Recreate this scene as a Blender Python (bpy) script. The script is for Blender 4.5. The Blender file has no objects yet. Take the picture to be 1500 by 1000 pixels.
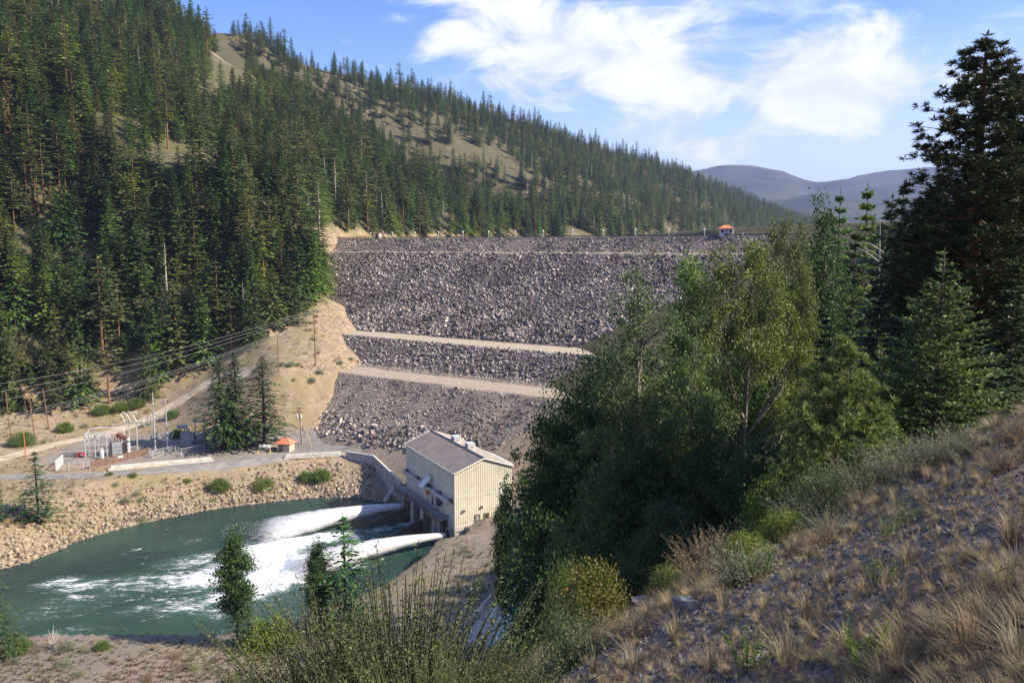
import bpy, math, random
import numpy as np
from mathutils import Vector, Matrix
# ------------------------------------------------------------------ camera, sky, sun, exposure
sc = bpy.context.scene
COL = sc.collection
FPX, PITCH, CZ = 1193.0, 0.116, 76.0          # focal length in photo pixels, downward pitch, camera height above the river
SUN_EL, SUN_BACK = math.radians(38), math.radians(11)   # sun stands to the right, a little behind the camera
cam_d = bpy.data.cameras.new('camera'); cam = bpy.data.objects.new('camera', cam_d); COL.objects.link(cam)
cam_d.sensor_width = 36; cam_d.lens = 36*FPX/1500; cam_d.clip_start = .1; cam_d.clip_end = 40000
cam.location = (0, 0, CZ); cam.rotation_euler = (math.pi/2-PITCH, 0, 0)
sc.camera = cam
SUNV = Vector((math.cos(SUN_EL)*math.cos(SUN_BACK), -math.cos(SUN_EL)*math.sin(SUN_BACK), math.sin(SUN_EL)))
sun_d = bpy.data.lights.new('sun', 'SUN'); sun = bpy.data.objects.new('sun', sun_d); COL.objects.link(sun)
sun_d.energy = 4.6; sun_d.angle = math.radians(.55); sun_d.color = (1, .87, .68)
sun.rotation_euler = SUNV.to_track_quat('Z', 'Y').to_euler(); sun.location = (0, 0, 300)
vs = sc.view_settings; vs.view_transform = 'Standard'; vs.look = 'None'; vs.exposure = 1.0; vs.gamma = 1; vs.use_curve_mapping = False
sc.cycles.max_bounces = 5; sc.cycles.diffuse_bounces = 2; sc.cycles.glossy_bounces = 2; sc.cycles.transmission_bounces = 3
sc.cycles.volume_bounces = 0; sc.cycles.transparent_max_bounces = 14
sc.cycles.use_denoising = True
try: sc.cycles.denoiser = 'OPENIMAGEDENOISE'; sc.cycles.denoising_prefilter = 'ACCURATE'
except Exception: pass

class NT:
    """tiny node-tree helper: n('type', inputs...) returns the node"""
    def __init__(s, tree): s.t = tree; tree.nodes.clear()
    def n(s, typ, ins=None, **kw):
        nd = s.t.nodes.new(typ)
        for k, v in kw.items(): setattr(nd, k, v)
        for k, v in (ins or {}).items():
            if hasattr(v, 'is_linked') or isinstance(v, bpy.types.NodeSocket): s.t.links.new(v, nd.inputs[k])
            else: nd.inputs[k].default_value = v
        return nd
    def math(s, op, a, b=0., c=None, clamp=False):
        d = {0: a, 1: b}
        if c is not None: d[2] = c
        return s.n('ShaderNodeMath', d, operation=op, use_clamp=clamp).outputs[0]
    def mix(s, f, a, b):
        nd = s.n('ShaderNodeMix', {0: f, 6: a, 7: b}, data_type='RGBA'); return nd.outputs[2]
    def mapr(s, v, a, b, c=0., d=1.):
        return s.n('ShaderNodeMapRange', {0: v, 1: a, 2: b, 3: c, 4: d}, interpolation_type='SMOOTHSTEP').outputs[0]
    def noise(s, vec, scale, detail=4., rough=.55, dist=0.):
        d = {'Scale': scale, 'Detail': detail, 'Roughness': rough, 'Distortion': dist}
        if vec is not None: d['Vector'] = vec
        return s.n('ShaderNodeTexNoise', d).outputs[0]

def rgb(r, g, b): return (r, g, b, 1)
W = bpy.data.worlds.new('World'); sc.world = W; W.use_nodes = True
def build_sky():
    t = NT(W.node_tree)
    sky = t.n('ShaderNodeTexSky', sky_type='NISHITA', sun_disc=False, sun_elevation=SUN_EL, sun_rotation=math.radians(90)+SUN_BACK,
              altitude=900, air_density=1.0, dust_density=.5, ozone_density=2.2)
    co = t.n('ShaderNodeTexCoord').outputs['Generated']
    sp = t.n('ShaderNodeSeparateXYZ', {0: co})
    x, y, z = sp.outputs
    az = t.math('ARCTAN2', x, y); el = t.math('ARCSINE', z)
    zz = t.math('ADD', t.math('MAXIMUM', z, 0.), .12)
    px = t.math('DIVIDE', x, zz); py = t.math('DIVIDE', y, zz)
    pv = t.n('ShaderNodeCombineXYZ', {0: px, 1: py, 2: 0.}).outputs[0]
    ev = t.n('ShaderNodeCombineXYZ', {0: az, 1: t.math('MULTIPLY', el, 1.9), 2: 0.}).outputs[0]
    big = t.noise(pv, .42, 3., .5)
    fine = t.noise(ev, 9., 9., .62, .5)
    fine2 = t.noise(ev, 26., 7., .6, .2)
    wisp = t.noise(t.n('ShaderNodeMapping', {0: ev, 3: (1.2, 5.5, 1)}).outputs[0], 3., 7., .6, .8)
    # cumulus banks (azimuth, elevation, half widths, tilt) standing over the valley; big noise carries on round the rest of the sky
    banks = [(.10, .225, .26, .075, -.16, 1.1), (-.02, .275, .17, .05, -.1, .9), (.36, .185, .145, .062, -.06, 1.25), (.19, .165, .07, .04, -.1, .8),
             (.215, .115, .07, .03, -.15, .75), (.27, .112, .03, .017, 0, .9), (.50, .15, .12, .05, 0, .7), (.47, .29, .2, .02, .05, .6), (.12, .15, .08, .035, 0, .55)]
    acc = None
    for a0, e0, ra, re, tl, wgt in banks:
        da = t.math('SUBTRACT', az, a0); de = t.math('SUBTRACT', el, e0)
        de = t.math('SUBTRACT', de, t.math('MULTIPLY', da, tl))
        q = t.math('ADD', t.math('POWER', t.math('ABSOLUTE', t.math('DIVIDE', da, ra)), 2.), t.math('POWER', t.math('ABSOLUTE', t.math('DIVIDE', de, re)), 2.))
        g = t.math('MULTIPLY', t.math('EXPONENT', t.math('MULTIPLY', q, -.9)), wgt)
        acc = g if acc is None else t.math('MAXIMUM', acc, g)
    gen = t.mapr(big, .5, .75, 0., .75)
    gen = t.math('MULTIPLY', gen, t.mapr(t.math('ABSOLUTE', az), .75, 1.1))
    acc = t.math('MAXIMUM', acc, gen)
    dens = t.math('ADD', acc, t.math('MULTIPLY', t.math('SUBTRACT', fine, .5), 2.1))
    dens = t.math('ADD', dens, t.math('MULTIPLY', t.math('SUBTRACT', fine2, .5), .45))
    cl = t.mapr(dens, .40, 1.0)
    veil = t.math('MULTIPLY', t.mapr(wisp, .36, .74), t.mapr(az, -.22, .25, .0, .7))
    low = t.mapr(el, .30, .03, 0., .8)
    low = t.math('MULTIPLY', low, t.mapr(az, -.35, .3, .25, 1.))
    veil = t.math('MAXIMUM', veil, low)
    skyc = t.n('ShaderNodeMix', {0: 1., 6: sky.outputs[0], 7: rgb(.74, .90, 1.28)}, data_type='RGBA', blend_type='MULTIPLY').outputs[2]
    c1 = t.mix(veil, skyc, rgb(5.3, 5.9, 7.3))
    shade = t.mapr(fine, .3, .65)
    c2 = t.mix(shade, rgb(4.5, 4.9, 5.8), rgb(6.5, 6.6, 6.8))
    c3 = t.mix(cl, c1, c2)
    bg = t.n('ShaderNodeBackground', {0: c3, 1: .095})
    t.n('ShaderNodeOutputWorld', {0: bg.outputs[0]})
build_sky()

# ------------------------------------------------------------------ photo pixels -> directions
def ray(u, v):
    a, b = (u-750)/FPX, (v-500)/FPX; c, s = math.cos(PITCH), math.sin(PITCH)
    return np.array([a, c-b*s, -s-b*c])
def atz(u, v, z):
    r = ray(u, v); t = (z-CZ)/r[2]; return np.array([r[0]*t, r[1]*t, z])
def aty(u, v, y):
    r = ray(u, v); t = y/r[1]; return np.array([r[0]*t, y, CZ+r[2]*t])
def proj(P):
    P = np.atleast_2d(np.asarray(P, float))-[0, 0, CZ]; c, s = math.cos(PITCH), math.sin(PITCH)
    f = P[:, 1]*c-P[:, 2]*s; d = -P[:, 1]*s-P[:, 2]*c; f = np.where(abs(f) < 1e-6, 1e-6, f)
    return 750+FPX*P[:, 0]/f, 500+FPX*d/f, f

# ------------------------------------------------------------------ numpy noise and plan geometry
def _h(ix, iy, seed):
    n = (ix.astype(np.int64)*374761393+iy.astype(np.int64)*668265263+seed*1442695041) & 0xffffffff
    n = ((n ^ (n >> 13))*1274126177) & 0xffffffff
    return ((n ^ (n >> 16)) & 0xffff)/65535.
def vnoise(x, y, seed=0):
    ix, iy = np.floor(x), np.floor(y); fx, fy = x-ix, y-iy
    fx, fy = fx*fx*(3-2*fx), fy*fy*(3-2*fy)
    a, b, c, d = _h(ix, iy, seed), _h(ix+1, iy, seed), _h(ix, iy+1, seed), _h(ix+1, iy+1, seed)
    return (a+(b-a)*fx)*(1-fy)+(c+(d-c)*fx)*fy
def fbm(x, y, sc_, oct_=4, seed=0, g=.5):
    r, a, tot = 0, 1, 0
    for i in range(oct_):
        r = r+a*(vnoise(x/sc_*2**i+17.3*i, y/sc_*2**i-9.1*i, seed+i)-.5); tot += a; a *= g
    return r/tot*2
def sstep(a, b, x):
    t = np.clip((x-a)/(b-a), 0, 1); return t*t*(3-2*t)
def smax(a, b, k):
    h = np.clip(.5+.5*(a-b)/k, 0, 1); return b+(a-b)*h+k*h*(1-h)
def polydist(x, y, P, vals=None):
    """distance to an open polyline, signed side (+ = left of travel), and values interpolated along it"""
    best = np.full(x.shape, 1e18); side = np.zeros(x.shape); val = np.zeros(x.shape)
    for i in range(len(P)-1):
        ax, ay = P[i][:2]; bx, by = P[i+1][:2]; dx, dy = bx-ax, by-ay; L = dx*dx+dy*dy
        t = np.clip(((x-ax)*dx+(y-ay)*dy)/L, 0, 1)
        d = (x-ax-t*dx)**2+(y-ay-t*dy)**2
        m = d < best
        best = np.where(m, d, best); side = np.where(m, np.sign(dx*(y-ay)-dy*(x-ax)), side)
        if vals is not None: val = np.where(m, vals[i]+(vals[i+1]-vals[i])*t, val)
    return np.sqrt(best), side, val
def inpoly(x, y, P):
    c = np.zeros(x.shape, bool)
    for i in range(len(P)):
        x1, y1 = P[i-1][:2]; x2, y2 = P[i][:2]
        if y1 == y2: continue
        c ^= ((y1 > y) != (y2 > y)) & (x < (x2-x1)*(y-y1)/(y2-y1)+x1)
    return c

# ------------------------------------------------------------------ the place: dam axis, river, hills
C0 = np.array([-61.6, 425.]); DD = np.array([.832, -.554]); DD /= np.linalg.norm(DD); NN = np.array([DD[1], -DD[0]])   # along crest, downstream
def dam_xy(q, s): return C0[0]+DD[0]*q+NN[0]*s, C0[1]+DD[1]*q+NN[1]*s
PROF = [(-60, 56), (-9, 80.1), (0, 80.1), (9.4, 73.5), (11.6, 73.2), (59.7, 39.4), (71, 38.4), (83.7, 29.3), (99.1, 27.9), (124, 11.3), (140, 2), (152, -6)]
PS, PZ = np.array([p[0] for p in PROF], float), np.array([p[1] for p in PROF], float)
def damz(s): return np.interp(s, PS, PZ)
def onface(u, v):
    r = ray(u, v); t = np.linspace(150, 520, 4000); x, y, z = r[0]*t, r[1]*t, CZ+r[2]*t
    s = (x-C0[0])*NN[0]+(y-C0[1])*NN[1]
    i = np.argmax(z < damz(s)); return np.array([x[i], y[i], z[i]])
FAR = [(-420, -60), (-300, 20), (-200, 95), (-150, 150)]+[tuple(atz(u, v, 0)[:2]) for u, v in ((0, 832), (45, 820), (110, 791), (200, 766), (300, 746), (400, 733), (450, 728), (500, 727), (545, 730))]+[(-33, 234)]
NEAR = [(-15.2, 199), (-22, 195)]+[tuple(atz(u, v, 0)[:2]) for u, v in ((600, 838), (540, 880), (470, 908), (400, 938), (330, 948), (250, 946), (100, 946), (0, 952))]+[(-120, 118), (-165, 65), (-260, -20), (-380, -110)]
RIVER = FAR+[(-30.8, 231), (-14.5, 200)]+NEAR
PH_TH, PH_A = .484, np.array([-14.46, 200.])
PHW = np.array([math.cos(PH_TH), math.sin(PH_TH)]); PHL = np.array([-math.sin(PH_TH), math.cos(PH_TH)])
def ph(x, y): return PH_A+PHW*x+PHL*y          # powerhouse plan coordinates
# thin-plate spline through measured spots of the left bank
cp = [(-220, 200, 9), (-260, 240, 11), (-152, 236, 8.6), (-130, 237, 8.5), (-113, 240, 8.5), (-97, 249, 8.5), (-76, 257, 8.5), (-58, 261, 8.6), (-45, 254, 8.6), (-36, 244, 8.3), (-45, 270, 10.2), (-61, 281, 11.2),
      (-80, 276, 10), (-139, 268, 9.4), (-120, 270, 9.4), (-100, 266, 9), (-178, 278, 10), (-196, 306, 14), (-170, 322, 16), (-153, 330, 21), (-140, 318, 14.5), (-129, 340, 27.5), (-104, 338, 37), (-110, 310, 24), (-120, 300, 14),
      (-86, 297, 29.3), (-75, 307, 30), (-96, 395, 53), (-78, 352, 41), (-60, 330, 30), (-97, 442, 80.6), (-112, 475, 84), (-40, 360, 15), (-20, 320, 12), (-30, 290, 9), (-230, 330, 20), (-90, 284, 16), (-95, 272, 10)]
for u, v in ((478, 373), (484, 400), (505, 450), (522, 480)):
    p = onface(u, v); cp.append((p[0], p[1], p[2]+.4)); cp.append((p[0]+10, p[1]-3, p[2]-12))
CPX = np.array(cp, float)
def _tps():
    n = len(CPX); d = np.linalg.norm(CPX[:, None, :2]-CPX[None, :, :2], axis=2)/100
    K = np.where(d > 0, d*d*np.log(d+1e-12), 0)+np.eye(n)*.0015
    Pm = np.c_[np.ones(n), CPX[:, :2]/100]
    A = np.block([[K, Pm], [Pm.T, np.zeros((3, 3))]])
    return np.linalg.solve(A, np.r_[CPX[:, 2], 0, 0, 0])
TW = _tps()
def tps(x, y):
    z = TW[-3]+TW[-2]*x/100+TW[-1]*y/100
    for i in range(len(CPX)):
        d2 = ((x-CPX[i, 0])**2+(y-CPX[i, 1])**2)/1e4
        z = z+TW[i]*.5*d2*np.log(d2+1e-12)
    return z
FOOT = [(-700, -100, 14), (-420, 150, 14), (-300, 245, 13), (-240, 285, 13), (-196, 307, 14), (-170, 324, 16), (-153, 332, 22), (-129, 342, 28), (-101, 339, 38), (-88, 388, 54), (-97, 434, 80), (-108, 520, 82), (-75, 620, 80), (-30, 715, 80),
        (20, 800, 80), (120, 930, 80), (320, 1230, 80), (700, 1850, 80), (1050, 2450, 80), (1500, 3400, 80), (2200, 5200, 80)]
RIDGE = [(-1500, 150, 520), (-1050, 420, 520), (-760, 700, 500), (-480, 960, 425), (-298, 1150, 335), (-152, 1250, 308), (185, 1500, 242), (704, 2300, 172), (927, 2600, 148), (1250, 3300, 110), (1900, 5000, 95)]
GULLY = [(60, 860), (-60, 900), (-200, 935), (-380, 960), (-520, 1000)]
def softval(x, y, P, pw):
    ws = 0; vs_ = 0
    for i in range(len(P)-1):
        ax, ay, az = P[i]; bx, by, bz = P[i+1]; dx, dy = bx-ax, by-ay
        t = np.clip(((x-ax)*dx+(y-ay)*dy)/(dx*dx+dy*dy), 0, 1)
        w = 1/(((x-ax-t*dx)**2+(y-ay-t*dy)**2)+4.)**pw*math.hypot(dx, dy)
        ws = ws+w; vs_ = vs_+w*(az+(bz-az)*t)
    return vs_/ws
def hillz(x, y):
    df, sf, _ = polydist(x, y, FOOT); zf = softval(x, y, FOOT, 1.6)
    dr, sr, _ = polydist(x, y, RIDGE); zr = softval(x, y, RIDGE, 2.)
    t = df/(df+dr+1e-6)
    z = zf+(zr-zf)*t**.86
    z = np.where(sr > 0, zr-.55*dr, z)
    z = np.where(sf > 0, z, zf-.9*df)
    dg, _, _ = polydist(x, y, GULLY)
    z = z-np.where(sf > 0, 100*np.exp(-(dg/95.)**2)*sstep(10, 160, df), 0)
    amp = np.where(sf > 0, sstep(5, 80, df), 0)
    z = z+amp*(fbm(x, y, 130, 4, 3)*16+fbm(x, y, 24, 3, 8)*3)
    return z, df*sf
def H(x, y):
    x = np.asarray(x, float); y = np.asarray(y, float); shp = x.shape; x = x.ravel(); y = y.ravel()
    dfar, _, _ = polydist(x, y, FAR); dnear, _, _ = polydist(x, y, NEAR); ins = inpoly(x, y, RIVER)
    far = dfar < dnear
    # left bank
    zl = np.clip(tps(np.clip(x, -300, 20), np.clip(y, 150, 520)), 8.0, 90)
    zl = zl+(fbm(x, y, 14, 4, 5)*1.3+fbm(x, y, 4, 3, 15)*.5)*sstep(13, 20, abs(zl))
    zb = 8.9*np.clip(dfar/21., 0, 1)**.85+fbm(x, y, 5, 3, 6)*.5
    left = np.minimum(zl, zb+np.maximum(dfar-21, 0)*.6)
    hz, hd = hillz(x, y)
    left = np.where(hd > 0, smax(left*0+hz, np.minimum(left, hz+1), 1.0), left)
    wfar = sstep(430, 560, y)
    left = np.where(hd > 0, left, left*(1-wfar)+60*wfar)
    # right bank: terrace by the river, camera slope, abutment hill
    ter = 2.2*sstep(0, 4, dnear)+.075*dnear+fbm(x, y, 9, 3, 21)*.35
    ter = ter+3.2*sstep(0, 9, dnear)*sstep(-40, -20, x)
    ux = np.where(x < 24, x, 24+(x-24)*.42)  # hill eased off to the right so sunlight reaches the near slope
    cs = 74.35+.544*ux-.45*y-.24*np.maximum(0, y-17)+fbm(x, y, 6, 4, 31)*.22*sstep(3, 9, y)+fbm(x, y, 1.6, 3, 33)*.05
    cs = np.where(y < 0, 74.35+.544*ux-.45*y, cs)
    zr_ = np.clip(46+.80*(x-64), 0, 97+.03*x+30*np.exp(-((y-124)/17.)**2))*sstep(-5, 45, y)*sstep(235, 180, y); cs = np.where((x > 60) & (zr_ > 0), smax(cs, zr_, 4.), cs)  # out-of-view ridge and hump, raised to shade the terrace, river and lower grove
    qx = (x-PH_A[0])*PHW[0]+(y-PH_A[1])*PHW[1]
    ab = np.minimum(4.6+.50*np.maximum(0, qx-9)*sstep(95, 160, y)+.22*np.maximum(0, 203-y)*0, 82+.02*x)
    ab = np.where(y > 120, ab, 4.6)
    right = smax(smax(ter, cs, 3.), ab+0*x, 2.)
    right = np.where(dnear < 4, np.minimum(right, .75*dnear+fbm(x, y, 3, 2, 23)*.25), right)
    # who owns the spot: left of the powerhouse/dam belongs to the far bank
    qy = (x-PH_A[0])*PHL[0]+(y-PH_A[1])*PHL[1]
    wl = sstep(2, -9, qx-14)*sstep(28, 36, qy)
    wl = np.where(y > 300, sstep(90, 30, x), wl)
    wl = np.where(far & (x < -34), 1., wl)
    wl = np.where((~far) & (y < 225), 0, wl)
    wl = np.where(hd > 0, 1., wl)
    z = left*wl+right*(1-wl)
    fr = sstep(600, 1400, y)*(hd <= 0)
    z = np.where(hd <= 0, z*(1-fr)+55*fr, z)
    # distant mountains
    r = np.hypot(x, y); a = np.arctan2(x, y)
    prof = 615+30*np.exp(-((a-.285)/.05)**2)-62*np.exp(-((a-.352)/.03)**2)+fbm(a*40, a*0, 2.5, 4, 51)*22
    mt = prof*np.exp(-((r-7400)/1900.)**2)*(1+.17*fbm(x, y, 900, 6, 52))
    mt2 = (300+fbm(a*12, a*0, 1.5, 3, 57)*90)*np.exp(-((r-5000)/1100.)**2)*(1+.12*fbm(x, y, 600, 4, 55))
    z = np.where(r > 3200, np.maximum(z, 60+np.maximum(mt, mt2)), z)
    z = np.where(ins, -np.clip(np.minimum(dfar, dnear)*.6, 0, 3), z)
    return z.reshape(shp)
def Hs(x, y): return float(H(np.array([x]), np.array([y]))[0])
def ground_px(u, v, tmin=3, tmax=900):
    r = ray(u, v); t = np.geomspace(tmin, tmax, 160)
    for _ in range(2):
        z = CZ+r[2]*t; g = H(r[0]*t, r[1]*t); b = z < g
        i = int(np.argmax(b)) if b.any() else len(t)-1
        lo, hi = t[max(i-1, 0)], t[i]
        if _ == 0: t = np.linspace(lo, hi, 60)
    return np.array([r[0]*t[i], r[1]*t[i], g[i]])
def ground_many(u, v, tmin=60, tmax=600):
    """several pixels at once"""
    R = np.array([ray(a, b) for a, b in zip(u, v)]); t = np.geomspace(tmin, tmax, 110)[None]
    X, Y, Z = R[:, :1]*t, R[:, 1:2]*t, CZ+R[:, 2:]*t; b = Z < H(X, Y); i = np.argmax(b, 1); k = np.arange(len(i)); i0 = np.maximum(i-1, 0)
    lo, hi = t[0][i0], t[0][i]
    for _ in range(9):
        m = (lo+hi)/2; below = CZ+R[:, 2]*m < H(R[:, 0]*m, R[:, 1]*m); hi = np.where(below, m, hi); lo = np.where(below, lo, m)
    P = R*hi[:, None]; P[:, 2] = H(P[:, 0], P[:, 1]); return P[b.any(1)]
# ------------------------------------------------------------------ materials
MATS = {}
def newmat(name):
    m = bpy.data.materials.new(name); m.use_nodes = True; MATS[name] = m; return m, NT(m.node_tree)
def finish(t, shader, disp=None):
    o = t.n('ShaderNodeOutputMaterial', {0: shader})
def surf(name, c1, c2=None, scale=3., rough=.75, bump=.0, bscale=None, metal=0., spec=.3, detail=5., rnd=0., coord='Object', lo=.35, hi=.65, wear=None):
    """principled surface whose colour drifts between c1 and c2, with optional fine relief and stains"""
    m, t = newmat(name)
    co = t.n('ShaderNodeTexCoord').outputs[coord]
    f = t.mapr(t.noise(co, scale, detail), lo, hi)
    c = t.mix(f, rgb(*c1), rgb(*(c2 or c1)))
    if wear:
        wc, ws, wl = wear
        g = t.mapr(t.noise(co, ws, 8., .65, .4), wl, wl+.16, 0., .8)
        c = t.mix(g, c, rgb(*wc))
    if rnd:
        oi = t.n('ShaderNodeObjectInfo').outputs['Random']
        v = t.math('ADD', t.math('MULTIPLY', oi, 2*rnd), 1-rnd)
        if name == 'rock_dam':      # stains and paler seams that run down the face
            lc = t.n('ShaderNodeMapping', {0: t.n('ShaderNodeObjectInfo').outputs['Location'], 3: (1, 1, .35)}).outputs[0]
            v = t.math('MULTIPLY', v, t.mapr(t.noise(lc, .07, 5., .65, .6), .3, .7, .5, 1.55))
        c = t.n('ShaderNodeHueSaturation', {'Value': v, 'Color': c}).outputs[0]
    d = {'Base Color': c, 'Roughness': rough, 'Metallic': metal, 'Specular IOR Level': spec}
    if bump:
        b = t.n('ShaderNodeBump', {'Strength': bump, 'Distance': .05, 'Height': t.noise(co, bscale or scale*6, 5.)})
        d['Normal'] = b.outputs[0]
    finish(t, t.n('ShaderNodeBsdfPrincipled', d).outputs[0]); return m
def leafmat(name, ca, cb, cc, trans=.25, rnd=.25, hue=.03, rough=.6):
    """foliage: ca..cb per leaf, cc for the odd one; per-tree drift through the object's random number"""
    m, t = newmat(name)
    at = t.n('ShaderNodeAttribute', attribute_name='rnd').outputs['Fac']
    c = t.mix(t.mapr(at, 0., .85), rgb(*ca), rgb(*cb))
    c = t.mix(t.mapr(at, .86, .97), c, rgb(*cc))
    oi = t.n('ShaderNodeObjectInfo').outputs['Random']
    oi2 = t.math('FRACT', t.math('MULTIPLY', oi, 17.31))
    c = t.n('ShaderNodeHueSaturation', {'Hue': t.math('ADD', t.math('MULTIPLY', oi2, 2*hue), .5-hue), 'Saturation': t.math('ADD', t.math('MULTIPLY', oi, .3), .82),
                                        'Value': t.math('ADD', t.math('MULTIPLY', oi, 2*rnd), 1-rnd), 'Color': c}).outputs[0]
    p = t.n('ShaderNodeBsdfPrincipled', {'Base Color': c, 'Roughness': rough, 'Specular IOR Level': .25}).outputs[0]
    tr = t.n('ShaderNodeBsdfTranslucent', {'Color': c}).outputs[0]
    finish(t, t.n('ShaderNodeMixShader', {0: trans, 1: p, 2: tr}).outputs[0]); return m

leafmat('needles_fir', (.070, .135, .034), (.150, .230, .058), (.20, .26, .08), .28, .42, .03)
leafmat('needles_dark', (.042, .092, .034), (.085, .150, .054), (.12, .17, .065), .2, .35, .03)
leafmat('needles_pine', (.105, .150, .040), (.20, .245, .070), (.27, .26, .09), .28, .35, .03)
leafmat('needles_rust', (.16, .085, .045), (.23, .12, .06), (.12, .10, .05), .1, .2, .01)
leafmat('needles_young_fir', (.070, .130, .026), (.145, .230, .050), (.20, .27, .07), .2, .1, .01)
leafmat('needles_young_pine', (.13, .20, .045), (.26, .34, .085), (.34, .38, .13), .2, .1, .01)
leafmat('needles_big_pine', (.022, .042, .014), (.055, .075, .024), (.12, .085, .04), .12, .1, .01)
leafmat('leaves_cottonwood', (.075, .140, .034), (.17, .245, .072), (.28, .32, .14), .35, .12, .01, .45)
leafmat('leaves_olive', (.11, .15, .045), (.215, .25, .09), (.30, .32, .15), .28, .1, .01, .5)
leafmat('leaves_dark', (.034, .080, .024), (.078, .135, .044), (.11, .16, .06), .28, .15, .015, .5)
leafmat('leaves_yellow_green', (.10, .17, .025), (.22, .28, .045), (.33, .31, .06), .3, .1, .01)
leafmat('leaves_autumn', (.09, .14, .035), (.21, .18, .06), (.40, .17, .085), .3, .05, .005)
leafmat('leaves_sage', (.18, .20, .12), (.32, .33, .21), (.50, .49, .38), .2, .1, .01)
leafmat('broom', (.075, .095, .038), (.145, .165, .068), (.24, .25, .11), .2, .08, .01)
leafmat('dry_grass', (.22, .165, .10), (.38, .30, .19), (.15, .16, .075), .2, .15, .015, .7)
leafmat('dry_weed', (.24, .17, .10), (.40, .30, .18), (.48, .38, .24), .15, .15, .01, .7)
surf('bark_fir', (.075, .058, .045), (.13, .10, .08), 2., .9, .4, 14)
surf('bark_pine', (.17, .085, .05), (.25, .13, .075), 1.2, .9, .4, 9)
surf('bark_pale', (.20, .17, .14), (.33, .29, .24), 2., .9, .3, 14)
surf('deadwood', (.38, .34, .30), (.58, .54, .49), 2., .85, .2, 10)
surf('rock_dam', (.13, .115, .12), (.36, .31, .275), .8, .9, .5, 6, rnd=.55, lo=.3, hi=.7)
surf('rock_bank', (.20, .16, .12), (.36, .29, .22), .9, .9, .5, 6, rnd=.4)
surf('rock_grey', (.17, .165, .17), (.30, .285, .28), 3., .9, .5, 12, rnd=.3)
surf('stone_slope', (.11, .105, .115), (.24, .225, .235), 8., .9, .4, 40, rnd=.4)
surf('concrete', (.40, .385, .36), (.52, .50, .47), .5, .85, .15, 8, wear=((.25, .23, .2), .9, .56))
surf('concrete_old', (.30, .28, .25), (.42, .39, .36), .5, .9, .2, 8, wear=((.16, .14, .12), .8, .5))
surf('concrete_block', (.58, .55, .50), (.70, .67, .62), 1.5, .9, .15, 10, rnd=.15, wear=((.36, .33, .29), 2.2, .58))
surf('concrete_dark', (.085, .065, .05), (.14, .11, .09), .7, .85, .2, 6)
surf('siding', (.62, .59, .485), (.69, .66, .55), .25, .55, wear=((.47, .44, .35), .45, .54))
surf('siding_river', (.62, .605, .52), (.67, .655, .57), .25, .55, wear=((.42, .41, .35), .6, .60))
surf('roof_metal', (.185, .165, .165), (.235, .21, .205), .35, .42, metal=.15, wear=((.28, .25, .24), .5, .60))
surf('trim_white', (.72, .72, .70), (.78, .78, .76), 2., .5)
surf('steel', (.42, .44, .47), (.55, .57, .60), 2., .45, metal=.35)
surf('steel_dark', (.10, .105, .11), (.17, .17, .175), 2., .5, metal=.3)
surf('steel_brown', (.14, .11, .085), (.22, .18, .14), 2., .6)
surf('galvanised', (.58, .59, .60), (.70, .71, .72), 3., .45, metal=.2)
surf('enamel_grey', (.30, .35, .40), (.36, .41, .46), 1., .4)
surf('insulator_white', (.75, .75, .74), (.82, .82, .80), 2., .3)
surf('insulator_brown', (.10, .05, .035), (.15, .07, .05), 2., .3)
surf('brown_paint', (.16, .105, .085), (.20, .135, .11), 1., .7)
surf('glass_dark', (.02, .024, .028), (.035, .04, .045), 1., .1, spec=.5)
surf('door_brown', (.13, .095, .07), (.17, .13, .10), 2., .6)
surf('orange', (.75, .30, .03), (.80, .36, .05), 2., .5)
surf('yellow', (.80, .58, .05), (.84, .63, .08), 2., .5)
surf('red', (.55, .04, .03), (.62, .06, .05), 2., .5)
surf('roof_tile', (.60, .20, .11), (.72, .28, .17), 3., .7, .3, 20)
surf('wall_tan', (.50, .42, .33), (.58, .50, .40), 2., .8, .2, 16)
surf('wall_white', (.68, .67, .66), (.76, .75, .74), 2., .8)
surf('wood_pole', (.17, .085, .055), (.26, .14, .09), 2., .85, .3, 12)
surf('wood_orange', (.40, .15, .06), (.50, .21, .09), 2., .8)
surf('wire', (.55, .55, .55), (.62, .62, .62), 2., .4)
surf('white_paint', (.80, .80, .79), (.84, .84, .83), 2., .4)
surf('asphalt', (.20, .19, .185), (.27, .255, .245), .4, .9, .2, 12, wear=((.32, .29, .26), .25, .56))
surf('track', (.42, .34, .25), (.54, .45, .34), .3, .95, .3, 6, wear=((.34, .31, .29), .2, .52))

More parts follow.
